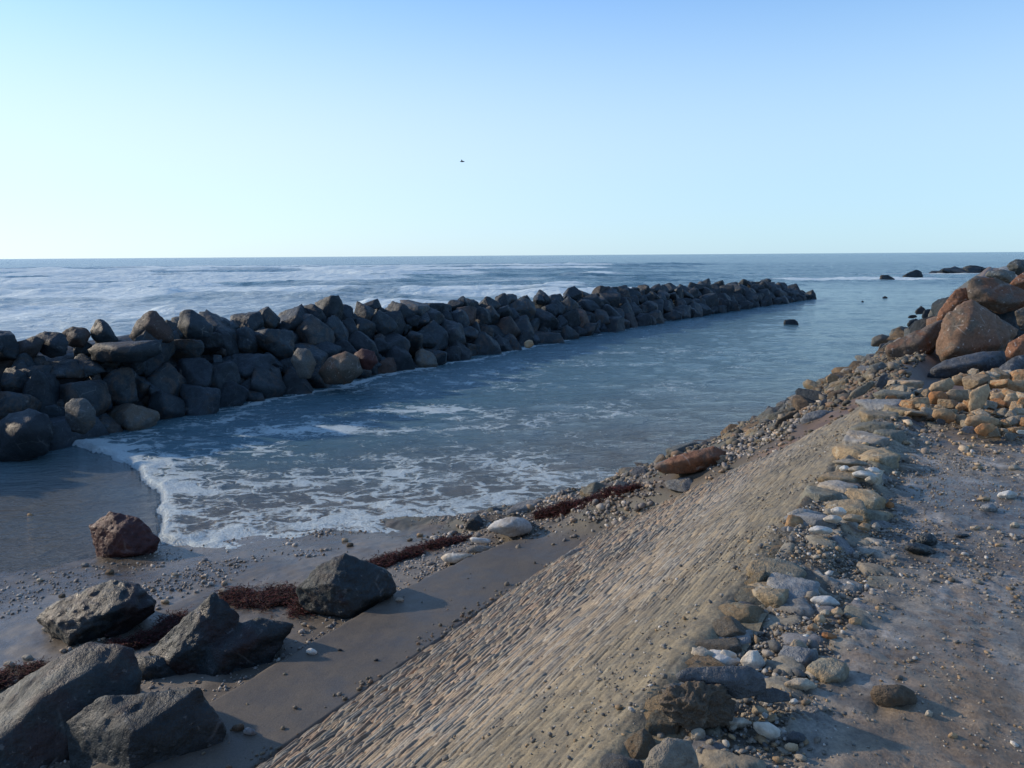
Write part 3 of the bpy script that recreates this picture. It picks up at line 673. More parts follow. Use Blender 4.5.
# ------------------------------------------------------------------ breakwater
def mound():
    sa = axis([(-14, 1), (82, 1)]); ta = np.linspace(0, 1, 34); S, Q = np.meshgrid(sa, ta, indexing='ij')
    bw = np.interp(S, *BWB); T = bw + .25 + Q * 6.2; hgt = np.interp(S, [-20, 8, 20, 34, 60, 79, 82], [1.95, 1.95, 1.95, 1.5, 1.15, .9, -.6])
    Z = -1 + (hgt + 1) * np.sin(np.clip(Q * 1.0, 0, 1) * np.pi) ** .6 + .3 * (fbm(S * 2, T * 2, o=3, seed=140) - .5)
    o = grid('breakwater_core', W(S, T, Z), MAT['dark'], flip=False)
    tag(o, 'dark packed rubble heart of the long breakwater seen between its boulders', 'breakwater')
mound()
PROTO = []
rs = np.random.RandomState(77)
SHAPES = ['blocky', 'slabby', 'rounded', 'pointed']
for i in range(28):
    sh = SHAPES[i % 4]
    ext = {'blocky': (1, .92, .85), 'slabby': (1.25, .9, .55), 'rounded': (1, .95, .9), 'pointed': (.95, .85, 1.15)}[sh]
    ext = np.array(ext) * rs.uniform(.88, 1.12, 3)
    N, D = rand_planes(rs, ext, n={'blocky': 8, 'slabby': 8, 'rounded': 12, 'pointed': 10}[sh], lo=.60 if sh != 'rounded' else .78)
    if sh == 'pointed':
        K = np.array([[1, .1, .75], [-1, .2, .8], [.1, -1, .8], [0, 1, .7], [-.7, -.8, .9]]) + rs.normal(0, .15, (5, 3)); K /= np.linalg.norm(K, axis=1, keepdims=True)
        N = np.concatenate([N, K]); D = np.concatenate([D, rs.uniform(.58, .74, 5)])
    me = rock_mesh('boulder', N, D, None, 4, .05, 300 + i, 60 if sh != 'rounded' else 24, (), .15); PROTO.append((sh, me))
TONES = [('dark', 'dark grey'), ('dark', 'dark grey'), ('blue', 'blue grey'), ('blue', 'blue grey'), ('rust', 'brown grey'), ('pale', 'pale grey')]
MESHES = {}
def proto_mesh(i, mk):
    if (i, mk) not in MESHES:
        me = PROTO[i][1].copy(); me.materials.clear(); me.materials.append(MAT[mk]); MESHES[(i, mk)] = me
    return MESHES[(i, mk)]
def place(i, mk, loc, size, rot, label, cat, group, name='boulder'):
    o = link(bpy.data.objects.new(name, proto_mesh(i, mk))); o.location = Vector(loc)
    o.scale = size if isinstance(size, tuple) else (size,) * 3; o.rotation_euler = rot
    tag(o, label, cat, group); return o
HGT = ([-20, 9.4, 11.6, 14, 20, 28.9, 34, 47, 60, 80], [2.25, 2.3, 2.35, 2.45, 2.5, 2.3, 2.1, 2.08, 1.9, 1.8])
def ordn(n): return '%d%s' % (n, 'th' if 10 <= n % 100 <= 20 else {1: 'st', 2: 'nd', 3: 'rd'}.get(n % 10, 'th'))
rs = np.random.RandomState(2024)
ROWS = [('waterline row', .15, .12, .62), ('lower row', .75, .38, .57), ('upper row', 1.40, .68, .55), ('crest', 2.10, .90, .52)]
FARB = []
BWGROUP = 'boulders of the long breakwater'
for rname, dt, zf, sz0 in ROWS:
    sz0 *= 1.04
    s = 5.6 + rs.uniform(0, .4); n = 0
    while s < 78:
        sz = sz0 * (rs.uniform(.62, 1.0) if rs.rand() < .55 else rs.uniform(1.0, 1.42)); 
        if rname == 'crest': sz *= .94
        hh = float(np.interp(s, *HGT)); bw = float(np.interp(s, *BWB)); taper = 1 if s < 73 else max(.25, 1 - (s - 73) / 6.5)
        if s > 12.2 and s < 14.6 and rname == 'crest' or (s > 10.2 and s < 12.2 and rname == 'crest'):
            s += .6; continue
        t = bw + dt + rs.normal(0, .10); z = hh * zf * taper + rs.normal(0, .06) - (sz * .42 if rname == 'crest' else .12)
        if rname == 'crest': z = hh * taper - sz * .72 + min(rs.normal(0, .15), .14)
        s2, t2 = s, t; q = W(np.array(s2), np.array(t2), np.array(z)); u = 512 + F * ((q - CAMP) @ RT) / ((q - CAMP) @ fw)
        if u > -25 and s > 47:
            FARB.append((rs.randint(len(PROTO)), q, sz, rs.uniform(0, 6.28, 3)))
        elif u > -25:
            n += 1; i = rs.randint(len(PROTO)); mk, tn = TONES[rs.choice(6, p=[.30, .24, .22, .18, .03, .03])]
            if mk == 'pale' and s > 40: mk, tn = 'blue', 'blue grey'
            where = 'in the %s' % rname if rname != 'crest' else 'on the crest'
            label = '%s %s boulder, %s from the left %s of the breakwater' % (tn, PROTO[i][0], ordn(n), where)
            rot = (rs.uniform(-.5, .5), rs.uniform(-.5, .5), rs.uniform(0, 6.28)) if PROTO[i][0] in ('slabby', 'pointed') else tuple(rs.uniform(0, 6.28, 3))
            place(i, mk, q, sz, rot, label, 'boulder', BWGROUP)
        s += sz * rs.uniform(1.55, 1.85) if s > 30 else sz * rs.uniform(1.40, 1.65)
# the far end, and small stones wedged between the boulders: too many to count, one object each
def heap(name, label, cat, items, mk):
    V = []; Fc = []; n0 = 0
    for i, q, sz, rot in items:
        me = PROTO[i][1]; v = np.empty(len(me.vertices) * 3, np.float32); me.vertices.foreach_get('co', v); v = v.reshape(-1, 3)
        f = np.empty(len(me.loops), np.int32); me.loops.foreach_get('vertex_index', f)
        Rm = np.array(Euler(tuple(rot)).to_matrix()); V.append(v @ Rm.T * sz + q); Fc.append(f.reshape(-1, 3) + n0); n0 += len(v)
    me = fast_mesh(name, np.concatenate(V), np.concatenate(Fc)); me.materials.append(MAT[mk]); o = link(bpy.data.objects.new(name, me)); tag(o, label, cat, None, 'stuff')
heap('far_boulders', 'dark boulders massed along the far end of the breakwater', 'boulders', FARB, 'dark')
small = []
for k in range(420):
    s = 6 + 66 * rs.rand() ** 1.4; f = rs.rand(); bw = float(np.interp(s, *BWB)); hh = float(np.interp(s, *HGT))
    small.append((rs.randint(len(PROTO)), W(np.array(s), np.array(bw + .0 + f * 2.1), np.array(hh * f * .82 + .05)), rs.uniform(.14, .30), rs.uniform(0, 6.28, 3)))
heap('wedged_stones', 'smaller dark stones wedged in the gaps between the breakwater boulders', 'stones', small, 'blue')
# named crest boulders at the near end
def H_(label, mat, D, outl, front=(), **kw): return hero(kw.pop('name', 'boulder'), label, kw.pop('cat', 'boulder'), mat, D, outl, front, **kw)
H_('pointed dark boulder standing alone on the breakwater crest, a gap of sea to its left', 'dark', 20.6, [(91, 331), (96, 321), (102, 319), (108, 324), (119, 341), (112, 345), (98, 343), (92, 337)], [(104, 330, .35)], sub=4, group=BWGROUP)
H_('broad triangular boulder, the tallest point on the near crest of the breakwater', 'rust', 21.6, [(130, 336), (137, 322), (149, 311), (155, 311), (162, 318), (174, 333), (172, 342), (136, 342)], [(148, 326, .3)], sub=4, group=BWGROUP)
H_('leaning wedge boulder on the crest right of the broad triangular one', 'blue', 22.2, [(178, 327), (181, 313), (190, 309), (200, 315), (214, 328), (210, 338), (188, 338)], [(190, 325, .35)], sub=4, group=BWGROUP)
H_('long flat dark slab lying under the pointed crest boulder', 'dark', 20.0, [(88, 350), (100, 343), (130, 342), (160, 340), (162, 352), (140, 362), (95, 361)], [(120, 350, .25)], sub=4, group=BWGROUP)
H_('blocky grey boulder on the crest above the pale block, leftmost big one', 'blue', 19.6, [(36, 336), (45, 332), (62, 333), (68, 342), (66, 354), (52, 358), (39, 352)], [(52, 344, .3)], sub=4, group=BWGROUP)
H_('small brown boulder wedged on the crest behind the blocky grey one', 'rust', 20.4, [(62, 333), (72, 327), (86, 328), (91, 334), (84, 347), (68, 346)], [(76, 338, .3)], sub=4, group=BWGROUP)
H_('low brown boulder at the left end of the breakwater crest', 'rust', 19.2, [(8, 350), (18, 342), (36, 336), (44, 342), (36, 356), (14, 364)], [(26, 350, .3)], sub=4, group=BWGROUP)
H_('pale rounded block standing at the breakwater foot by the wave edge', 'pale', 17.3, [(66, 405), (73, 399), (86, 399), (95, 410), (95, 425), (84, 435), (72, 430), (66, 418)], [(80, 414, .35)], sub=4, group=BWGROUP, p=18)
H_('big dark boulder at the breakwater foot touching the left picture edge', 'dark', 16.6, [(-8, 432), (8, 415), (30, 409), (48, 416), (54, 432), (46, 452), (20, 462), (-8, 462)], [(22, 430, .35)], sub=4, group=BWGROUP)
H_('light grey angular boulder leaning on the breakwater foot left of the red patch', 'pale', 24.0, [(291, 360), (298, 348), (310, 350), (316, 364), (310, 378), (300, 378)], [(302, 362, .3)], sub=4, group=BWGROUP)
H_('broad brown boulder low on the breakwater beside the dark red one', 'bigbrown', 24.6, [(318, 372), (330, 358), (345, 352), (358, 358), (362, 372), (350, 383), (326, 384)], [(342, 367, .3)], sub=4, group=BWGROUP)
H_('dark red boulder low on the face of the breakwater', 'redwet', 25.0, [(352, 356), (362, 349), (374, 352), (378, 362), (370, 370), (357, 368)], [(364, 360, .3)], sub=4, group=BWGROUP)
H_('little ochre boulder at the foot of the breakwater near its middle', 'yellow', 33.5, [(524, 343), (527, 340), (532, 340), (534, 345), (530, 348), (525, 348)], sub=3, group=BWGROUP)

# ------------------------------------------------------------------ beach boulders in front
FG = 'dark boulders on the beach in front'
H_('red and black boulder alone at the edge of the wet sand beside the foam', 'redwet', depth(atz(122, 558, .05)) + .22, [(92, 526), (112, 514), (140, 519), (158, 540), (151, 556), (100, 562)], [(118, 531, .28), (136, 553, .26), (104, 554, .2)], sub=6)
H_('long dark boulder with a smooth rounded top, middle left of the front group', 'wetdark', depth(atz(100, 648, .22)) + .25, [(40, 618), (60, 602), (108, 582), (136, 585), (156, 607), (120, 636), (68, 650)], [(62, 621, .2), (120, 612, .26), (74, 645, .22)], group=FG, sub=6)
H_('large dark boulder rising to a peak at its left, beside the sand ledge', 'wetdark', depth(atz(200, 702, .28)) + .5, [(150, 652), (186, 633), (213, 596), (237, 618), (240, 660), (205, 703), (165, 674)], [(196, 645, .2), (170, 664, .25)], group=FG, sub=6,
   second=([(188, 642), (258, 619), (292, 626), (264, 668), (208, 702)], [(226, 652, .22), (204, 690, .22)]))
H_('huge slanted boulder with a flat lit upper side at the lower left corner', 'slant', depth(atz(80, 800, .15)) + .5, [(-60, 735), (88, 645), (130, 654), (140, 700), (92, 830), (-60, 850)], [(82, 667, .12), (-20, 757, .34), (50, 830, .22), (-50, 860, .46), (126, 690, .06)], group=FG, sub=6, rough=.035)
H_('squat dark boulder with a pale front corner at the bottom edge of the photo', 'slant', depth(atz(150, 790, .25)) + .10, [(74, 724), (104, 700), (196, 691), (224, 728), (212, 805), (76, 812)], [(132, 734, .26), (126, 812, .30)], group=FG, sub=6, rough=.04)
H_('small dark boulder squeezed between the peaked and the slanted boulder', 'wetdark', depth(atz(150, 700, .25)) + .25, [(126, 662), (138, 657), (160, 657), (175, 664), (178, 690), (150, 698), (128, 694)], [(150, 668, .2)], group=FG, sub=4)
H_('bluish boulder tip at the left picture edge behind the slanted one', 'bluish', depth(atz(0, 700, .25)) + .2, [(-40, 690), (-20, 682), (4, 681), (17, 686), (18, 697), (0, 710), (-40, 710)], [], group=FG, sub=4)
H_('angular dark boulder with a lit grey left face sitting on the sand ledge', 'slant', depth(atz(340, 616, .45)) + .25, [(296, 592), (320, 567), (342, 555), (388, 572), (393, 592), (346, 622), (305, 607)], [(333, 582, .22), (347, 616, .22), (374, 598, .18)], group=FG, sub=6, rough=.05)
H_('white rock with a grey dimple lying on the sand ledge', 'white', depth(atz(510, 535, .52)) + .05, [(486, 529), (496, 521), (510, 517), (524, 518), (532, 526), (531, 532), (512, 537), (498, 533)], [(508, 526, .3)], cat='rock', sub=4, p=14, rib=0)
H_('small flat white slab left of the white rock', 'white', depth(atz(481, 543, .5)) + .05, [(470, 538), (473, 537), (490, 539), (492, 543), (482, 544), (471, 542)], [(480, 540, .1)], cat='stone', sub=3, rib=0)
H_('flat cream coloured slab at the end of the dark seaweed strip', 'white', depth(atz(456, 560, .5)) + .06, [(441, 558), (448, 553), (474, 554), (474, 557), (458, 563), (446, 563)], [(456, 558, .15)], cat='stone', sub=3, rib=0)
H_('flat grey stone just above the cream slab', 'greyslab', depth(atz(478, 550, .5)) + .06, [(466, 548), (474, 545), (492, 546), (494, 550), (478, 553), (468, 552)], [], cat='stone', sub=3)
H_('long red brown log shaped boulder at the water edge', 'bigrust', depth(pick(690, 475)) - .10, [(654, 466), (668, 459), (690, 452), (712, 447), (724, 452), (726, 459), (718, 465), (690, 473), (664, 473)], [(690, 460, .15), (712, 458, .14)], sub=5, rib=.5)
H_('dark boulder standing alone in the water near the breakwater tip', 'dark', depth(atz(790, 325, 0)), [(783, 323), (785, 320), (794, 319), (798, 322), (798, 327), (784, 327)], sub=3)

# ------------------------------------------------------------------ big boulders of the right bank
Z1 = lambda x, y: (860 + x / 6.244, 240 + y / 6.244)
Z2 = lambda x, y: (880 + x / 7.11, 350 + y / 7.11)
RB = 'big boulders heaped at the end of the promenade'
B = lambda label, mat, D, o, f=(), **k: H_(label, mat, D, o, f, xf=k.pop('xf', Z1), group=RB, **k)
B('largest brown grey boulder in the middle of the right bank', 'bigbrown', 13.0, [(520, 500), (640, 395), (700, 384), (965, 560), (870, 735), (540, 765), (478, 700)], [(695, 470, .2), (600, 700, .26), (880, 640, .2)])
B('rust red boulder slanting up behind the largest brown one', 'bigrust', 14.6, [(475, 500), (500, 440), (590, 320), (640, 305), (700, 320), (720, 400), (640, 460), (520, 540)], [(600, 400, .2)])
B('wide brown boulder lying across the top of the right bank', 'bigrust', 14.2, [(668, 300), (720, 238), (860, 246), (1075, 330), (1080, 395), (870, 457), (690, 378)], [(770, 330, .14), (885, 395, .2), (1000, 385, .16)])
B('grey green boulder near the top of the right bank against the far rocks', 'biggrey', 17.0, [(785, 225), (800, 198), (890, 185), (960, 200), (980, 250), (960, 275), (850, 255)], [(880, 220, .25)])
B('topmost grey boulder of the right bank rising above the horizon', 'biggrey', 19.0, [(918, 160), (940, 140), (975, 122), (1080, 128), (1090, 200), (1000, 225), (940, 195)], [(990, 165, .25)])
B('red boulder at the picture edge near the top of the right bank', 'bigrust', 15.6, [(935, 275), (980, 230), (1060, 185), (1120, 190), (1120, 320), (1000, 312)], [(1030, 260, .2)])
B('low rust brown boulder with a dark hollow at the left of the right bank', 'bigrust', 13.8, [(162, 665), (330, 580), (505, 500), (535, 600), (390, 758), (200, 772)], [(190, 682, .08), (360, 650, .24), (400, 720, .2)])
B('orange boulder at the right picture edge above the ochre rubble', 'bigrust', 12.0, [(895, 740), (930, 645), (1060, 575), (1120, 560), (1120, 760), (1000, 800), (900, 780)], [(980, 680, .2)])
B('grey boulder at the picture edge beneath the wide brown one', 'bigbrown', 13.4, [(970, 450), (1060, 405), (1120, 420), (1120, 570), (1000, 560), (985, 520)], [(1040, 490, .2)])
B('bluish grey boulder at the foot of the bank behind the ochre rubble', 'bluish', 11.8, [(340, 165), (380, 120), (470, 75), (700, 15), (860, 20), (870, 110), (800, 190), (640, 200), (430, 225), (350, 200)], [(560, 110, .2), (720, 90, .2)], xf=Z2)
B('dark grey boulder at the right picture edge just over the ochre rubble', 'bluish', 11.4, [(780, 190), (870, 110), (960, 50), (1100, 30), (1100, 220), (900, 230)], [(930, 140, .2)], xf=Z2)
B('small lichened boulder left of the wide brown one on the bank top', 'biggrey', 15.4, [(668, 300), (675, 255), (720, 225), (790, 235), (780, 300), (700, 310)], [(720, 260, .2)], sub=4)
B('narrow grey boulder tucked above the low rust brown one', 'biggrey', 17.5, [(290, 560), (330, 520), (410, 500), (420, 540), (330, 590), (270, 620)], [], sub=4)
B('rounded grey boulder left of the narrow grey one by the water', 'biggrey', 24, [(183, 590), (200, 560), (250, 540), (305, 545), (312, 575), (240, 630), (195, 635)], [(240, 580, .3)], sub=4)
B('farthest left grey boulder of the bank with its foot in the water', 'biggrey', 29, [(68, 650), (80, 610), (130, 590), (185, 600), (195, 640), (150, 662), (80, 665)], [(130, 620, .3)], sub=4)
B('small dark boulder below the farthest left grey one', 'bluish', 26, [(112, 690), (125, 650), (180, 645), (175, 720), (120, 740)], [], sub=4)
B('tall pale grey boulder leaning against the rust red one', 'biggrey', 22, [(415, 500), (440, 440), (480, 390), (535, 382), (530, 430), (480, 500), (430, 530)], [(480, 440, .2)], sub=4)
B('dark boulder at the waterline beyond the pale grey leaning one', 'dark', 42, [(340, 445), (380, 412), (408, 430), (400, 462), (350, 465)], [], sub=3)
B('dark boulder joined to the waterline left of the rust red one', 'dark', 34, [(380, 475), (405, 435), (455, 430), (440, 490), (400, 505)], [], sub=3)
B('flat dark boulder awash beside the bank', 'dark', 37, [(295, 482), (315, 468), (350, 468), (358, 482), (330, 490), (300, 488)], [], sub=3)
B('black wedge boulder at the waterline above the narrow grey one', 'dark', 26, [(290, 530), (310, 500), (350, 490), (385, 510), (340, 535), (300, 545)], [], sub=3)
# boulders behind and between the named ones
rs = np.random.RandomState(91); n = 0
for (px, py, D, sz, mk) in [(700, 480, 15.6, 1.0, 'dark'), (900, 500, 14.8, .9, 'dark'), (560, 520, 15.6, .7, 'bigbrown'), (440, 560, 16.2, .6, 'dark'), (860, 360, 17.5, .8, 'biggrey'), (1010, 300, 18.5, .8, 'biggrey'), (600, 450, 18, .8, 'dark'),
                          (520, 520, 24, .6, 'dark'), (400, 600, 18, .4, 'bluish'), (230, 690, 17, .4, 'dark'), (160, 740, 17, .35, 'bluish'), (930, 330, 20, .7, 'biggrey'), (1060, 500, 15, 1., 'dark'), (950, 700, 13.6, .7, 'bigbrown'), (760, 350, 19, .6, 'biggrey'), (1120, 250, 21, .9, 'biggrey')]:
    n += 1; x, y = Z1(px, py); i = rs.randint(len(PROTO)); sz *= .64; y += 4
    place(i, mk, atD(x, y, D) + np.array([0, 0, -sz * .25]), sz, tuple(rs.uniform(0, 6.28, 3)), 'boulder filling a dark gap behind the big boulders of the right bank', 'boulder', RB)

# ------------------------------------------------------------------ far rocks in the sea
FR = 'rocks standing in the sea beyond the breakwater'
H_('low wave washed rock in the sea, the left one of the two small far rocks', 'dark', depth(atz(887, 280, 0)), [(879, 279), (881, 275), (888, 275), (895, 279), (894, 282), (880, 282)], sub=3, group=FR)
H_('peaked dark rock in the sea right of the small wave washed one', 'dark', depth(atz(913, 277.5, 0)), [(900, 277), (908, 273), (916, 269), (921, 272), (923, 277), (918, 280), (903, 280)], sub=3, group=FR)
H_('small dark rock barely above the water in front of the far rocks', 'dark', depth(atz(885, 298, 0)), [(882, 297.5), (885, 296), (888, 297.5), (886, 299), (883, 299)], sub=3, group=FR)
H_('tiny dark rock at the left of the barely showing one', 'dark', depth(atz(862.5, 302, 0)), [(861, 301.5), (862.5, 300.5), (864, 301.5), (863, 303)], sub=3, group=FR)
rs = np.random.RandomState(17); D0 = depth(atz(950, 273.5, 0))
for k, px in enumerate(np.linspace(930, 1008, 15)):
    h = np.interp(px, [926, 940, 955, 975, 1010], [2.2, 5.5, 8, 7, 5.5]) * D0 / F * 1.0
    q = atz(px, 273.0, 0); q = CAMP + (q - CAMP) * (D0 / depth(q)); q[2] = 0
    place(rs.randint(len(PROTO)), 'dark', q + np.array([0, rs.uniform(-2, 2), h * .3]), (h * 1.6, h * 1.1, h * .62), (0, 0, rs.uniform(0, 6.28)), '%s hump from the left of the far dark reef on the horizon side' % ordn(k + 1).capitalize(), 'rock', 'humps of the far dark reef')

# ------------------------------------------------------------------ ochre rubble heap
YH = 'ochre stones heaped at the end of the promenade'
def YD(D, y, x=0):
    return 1.62 * F / (Z2(0, y)[1] - 253.5) * .985
Y = lambda label, mat, D, o, f=(), **k: H_(label, mat, YD(D, max(q[1] for q in o)), o, f, xf=Z2, group=YH, cat='stone', name='rubble_stone', sub=k.pop('sub', 4), **k)
Y('bright orange square block in the middle of the ochre heap', 'orange', 8.9, [(345, 325), (360, 300), (440, 295), (480, 320), (482, 375), (440, 392), (360, 385)], [(400, 330, .3)])
Y('wide flat ochre block at the top of the heap', 'yellow', 9.7, [(510, 190), (560, 175), (650, 170), (655, 235), (600, 255), (520, 250)], [(580, 215, .2)])
Y('long ochre slab behind the bright orange block', 'yellow', 9.5, [(340, 290), (370, 240), (500, 195), (530, 240), (500, 290), (400, 310)], [(430, 260, .15)])
Y('flat topped ochre block overhanging a dark gap', 'yellow', 9.1, [(470, 310), (500, 280), (620, 285), (635, 345), (600, 365), (490, 385)], [(550, 330, .2)])
Y('ochre block left of the bright orange one over a shadowed gap', 'yellow', 8.8, [(215, 370), (250, 340), (340, 335), (355, 390), (330, 415), (230, 430)], [(280, 385, .2)])
Y('small ochre stone at the left end of the heap', 'orange', 8.9, [(38, 350), (50, 325), (110, 325), (130, 350), (110, 365), (55, 365)], [])
Y('pinkish tan stone above the left end of the heap', 'tan', 9.6, [(70, 285), (85, 262), (160, 262), (175, 290), (150, 308), (90, 308)], [])
Y('two toned ochre block under the overhanging one', 'yellow', 8.4, [(370, 470), (380, 425), (460, 415), (525, 440), (530, 500), (490, 522), (400, 490)], [(460, 460, .25)])
Y('olive stone right of the two toned ochre block', 'tan', 8.3, [(530, 490), (545, 462), (600, 455), (618, 480), (605, 512), (545, 515)], [])
Y('large ochre block at the front right of the heap', 'yellow', 8.0, [(600, 520), (620, 480), (700, 460), (840, 490), (845, 530), (780, 560), (640, 545)], [(720, 500, .2)])
Y('lowest orange stone at the front of the heap', 'orange', 7.7, [(670, 560), (720, 525), (800, 525), (825, 565), (810, 600), (740, 612), (680, 590)], [(750, 560, .2)])
Y('pale grey stone left of the lowest orange one', 'greyslab', 7.75, [(577, 565), (600, 542), (660, 545), (690, 575), (670, 600), (610, 592)], [])
Y('rounded tan stone in the right half of the heap', 'tan', 9.0, [(780, 340), (800, 308), (860, 302), (888, 330), (870, 362), (810, 385)], [(830, 340, .25)])
Y('brown rounded stone right of the rounded tan one', 'tan', 8.9, [(880, 360), (900, 315), (960, 305), (985, 345), (960, 395), (900, 400)], [(930, 350, .25)])
Y('upright pale ochre block leaning in the middle right of the heap', 'yellow', 8.8, [(630, 400), (640, 300), (760, 240), (785, 290), (750, 370), (690, 450), (640, 460)], [(690, 350, .15)])
Y('ochre stone at the right picture edge of the heap', 'yellow', 9.2, [(890, 270), (900, 225), (1060, 210), (1080, 290), (980, 300)], [(980, 255, .15)])
Y('orange tan block at the far right front of the heap', 'orange', 8.6, [(960, 410), (990, 345), (1080, 330), (1080, 430), (990, 440)], [(1030, 380, .15)])
Y('white stone at the right picture edge at the foot of the heap', 'white', 7.8, [(968, 580), (985, 568), (1050, 572), (1050, 600), (985, 598)], [])
Y('pale green grey cobble at the foot of the heap near the right edge', 'biggrey', 7.6, [(880, 610), (895, 590), (960, 590), (975, 615), (940, 640), (895, 632)], [])
Y('small teal grey pebble in front of the two toned block', 'bluish', 8.05, [(398, 500), (415, 488), (455, 490), (468, 510), (450, 525), (410, 522)], [])
rs = np.random.RandomState(55); n = 0; names = {'yellow': 'ochre', 'tan': 'tan', 'orange': 'orange', 'greyslab': 'grey'}
ROWS2 = [('top', 178, 560, 1080, 9.9, 15, 8), ('second', 235, 640, 1080, 9.4, 16, 7), ('back left', 300, 130, 340, 9.4, 12, 5), ('third', 330, 600, 1080, 9.1, 15, 7), ('fourth', 400, 180, 1080, 8.7, 14, 13), ('fifth', 455, 230, 1080, 8.35, 13, 13), ('front', 520, 560, 1080, 8.0, 13, 9), ('lowest', 590, 760, 1080, 7.7, 11, 7)]
for rn, y, x0, x1, D, spx, cnt in ROWS2:
    for k in range(cnt):
        x = lerp(x0, x1, (k + .5) / cnt) + rs.uniform(-14, 14); yy = y + rs.uniform(-22, 22); px, py = Z2(x, yy)
        mk = rs.choice(['yellow', 'tan', 'orange', 'greyslab'], p=[.60, .30, .03, .07]); sz = spx * rs.uniform(.45, .80) / F * D
        i = int(rs.choice([q for q in range(len(PROTO)) if PROTO[q][0] != 'rounded']))
        D = YD(D, yy + spx * 4.2)
        place(i, mk, atD(px, py, D + .22), (sz, sz * .9, sz * rs.uniform(.55, .8)), (rs.uniform(-.4, .4), rs.uniform(-.4, .4), rs.uniform(0, 6.28)),
              '%s %s stone, %s from the left in the %s row of the ochre heap' % (names[mk], PROTO[i][0], ordn(k + 1), rn), 'stone', YH, 'rubble_stone')
p = cloud(2600, 7.0, 12.5, -4, .9, lambda s, t: sstep(6.9, 8.0, s + .35 * t) * .8, deck_z, 44)
pebbles('heap_gravel', 'ochre chips and gravel packed around the rubble heap', 'gravel', p, rs.gamma(1.8, .008, len(p)) + .005, 'ochre', 44)

# ------------------------------------------------------------------ coping stones along the top edge of the wall
def coping(label, mat, px, py, w, d, h, yaw=0., dz=0., tilt=(0, 0), seed=0, over=None):
    """one irregular slab; px,py is the middle of its top; w along the view's width, d in depth (metres)"""
    rs2 = np.random.RandomState(seed); ext = np.array([w / 2, d / 2, h / 2]); N, D = rand_planes(rs2, ext, 7, .74, 1.0)
    K = np.array([[0, 0, 1.], [0, 0, -1.]]); N = np.concatenate([N, K]); D = np.concatenate([D, [h / 2 * .95, h / 2]])
    me = rock_mesh('coping_stone', N, D, np.array([1, 1, .6]), 4, .07, seed + 500, 18, (), .35); me.materials.append(MAT[mat])
    o = bpy.data.objects.new('coping_stone', me); link(o)
    q = pick(px, py); o.location = Vector((q[0], q[1], q[2] + dz)); o.rotation_euler = (tilt[0], tilt[1], yaw - AZ)
    adopt(o, wall); return o
cs = [(905, 384, .5, .30, 'tan'), (893, 396, .45, .32, 'olive'), (885, 405, .42, .35, 'greyslab'), (900, 412, .4, .3, 'olive'), (878, 417, .42, .3, 'olive'), (873, 428, .42, .3, 'olive'), (866, 440, .42, .3, 'greyslab'), (858, 452, .42, .3, 'olive'),
      (888, 436, .3, .3, 'olive'), (878, 458, .3, .35, 'olive'), (846, 478, .26, .3, 'olive'), (838, 488, .30, .34, 'greyslab'), (822, 497, .32, .26, 'olive'), (862, 497, .30, .3, 'olive'), (865, 478, .22, .2, 'tan'),
      (810, 521, .30, .20, 'greyslab'), (872, 516, .22, .2, 'olive'), (845, 508, .25, .2, 'olive'), (775, 574, .32, .22, 'olive'), (788, 592, .3, .2, 'greyslab'), (762, 596, .30, .2, 'olive'),
      (738, 617, .22, .16, 'bluish'), (727, 641, .28, .16, 'greyslab'), (704, 660, .10, .09, 'tan'), (720, 663, .12, .10, 'white'), (800, 660, .14, .12, 'greyslab'), (826, 672, .15, .16, 'olive')]
for k, (px, py, w, d, mk) in enumerate(cs):
    nm = {'tan': 'tan', 'olive': 'lichened olive', 'greyslab': 'grey', 'bluish': 'blue grey', 'white': 'pale pink', 'clod': 'brown'}[mk]
    coping('%s worn edge stone, %s from the far end of the wall top' % (nm, ordn(k + 1)), mk, px, py, w, d, .13, (k * 1.7) % .5 - .25, -.015, (((k * 7) % 5 - 2) * .03, ((k * 3) % 5 - 2) * .03), 40 + k)
rs = np.random.RandomState(8); s = 1.75; k = 0
while s < 10.2:
    k += 1; w = rs.uniform(.09, .20) * (.70 + .08 * s); q = W(np.array(s), np.array(edge_t(s) - w * .18 - rs.uniform(-.02, .03)), np.array(ZT - .075)); mk = rs.choice(['olive', 'greyslab', 'mortar', 'bluish'], p=[.35, .22, .38, .05])
    i = rs.randint(len(PROTO)); o = link(bpy.data.objects.new('coping_stone', proto_mesh(i, mk))); o.location = Vector(q); o.scale = (w * .7, w * .6, .075); o.rotation_euler = (rs.normal(0, .12), rs.normal(0, .12), rs.uniform(0, 6.28)); adopt(o, wall)
    s += w * rs.uniform(.95, 1.25)
hero_c = [('broken coping block with a bright orange side', 'orange', 4.75, [(778, 558), (784, 530), (789, 514), (806, 520), (812, 545), (815, 558)], [(795, 535, .15)]),
          ('grey cap of the broken orange sided coping block', 'greyslab', 4.85, [(786, 514), (800, 508), (826, 514), (824, 522), (806, 526), (790, 522)], [(806, 517, .1)]),
          ('pink brown end face of a coping block', 'orange', 5.55, [(816, 492), (822, 484), (834, 490), (840, 500), (824, 504), (815, 502)], [])]
for lb, mk, D, o_, f_ in hero_c:
    o = hero('coping_stone', None, None, mk, D, o_, f_, sub=4, thick=.22, rib=.2); o['label'] = lb; adopt(o, wall)

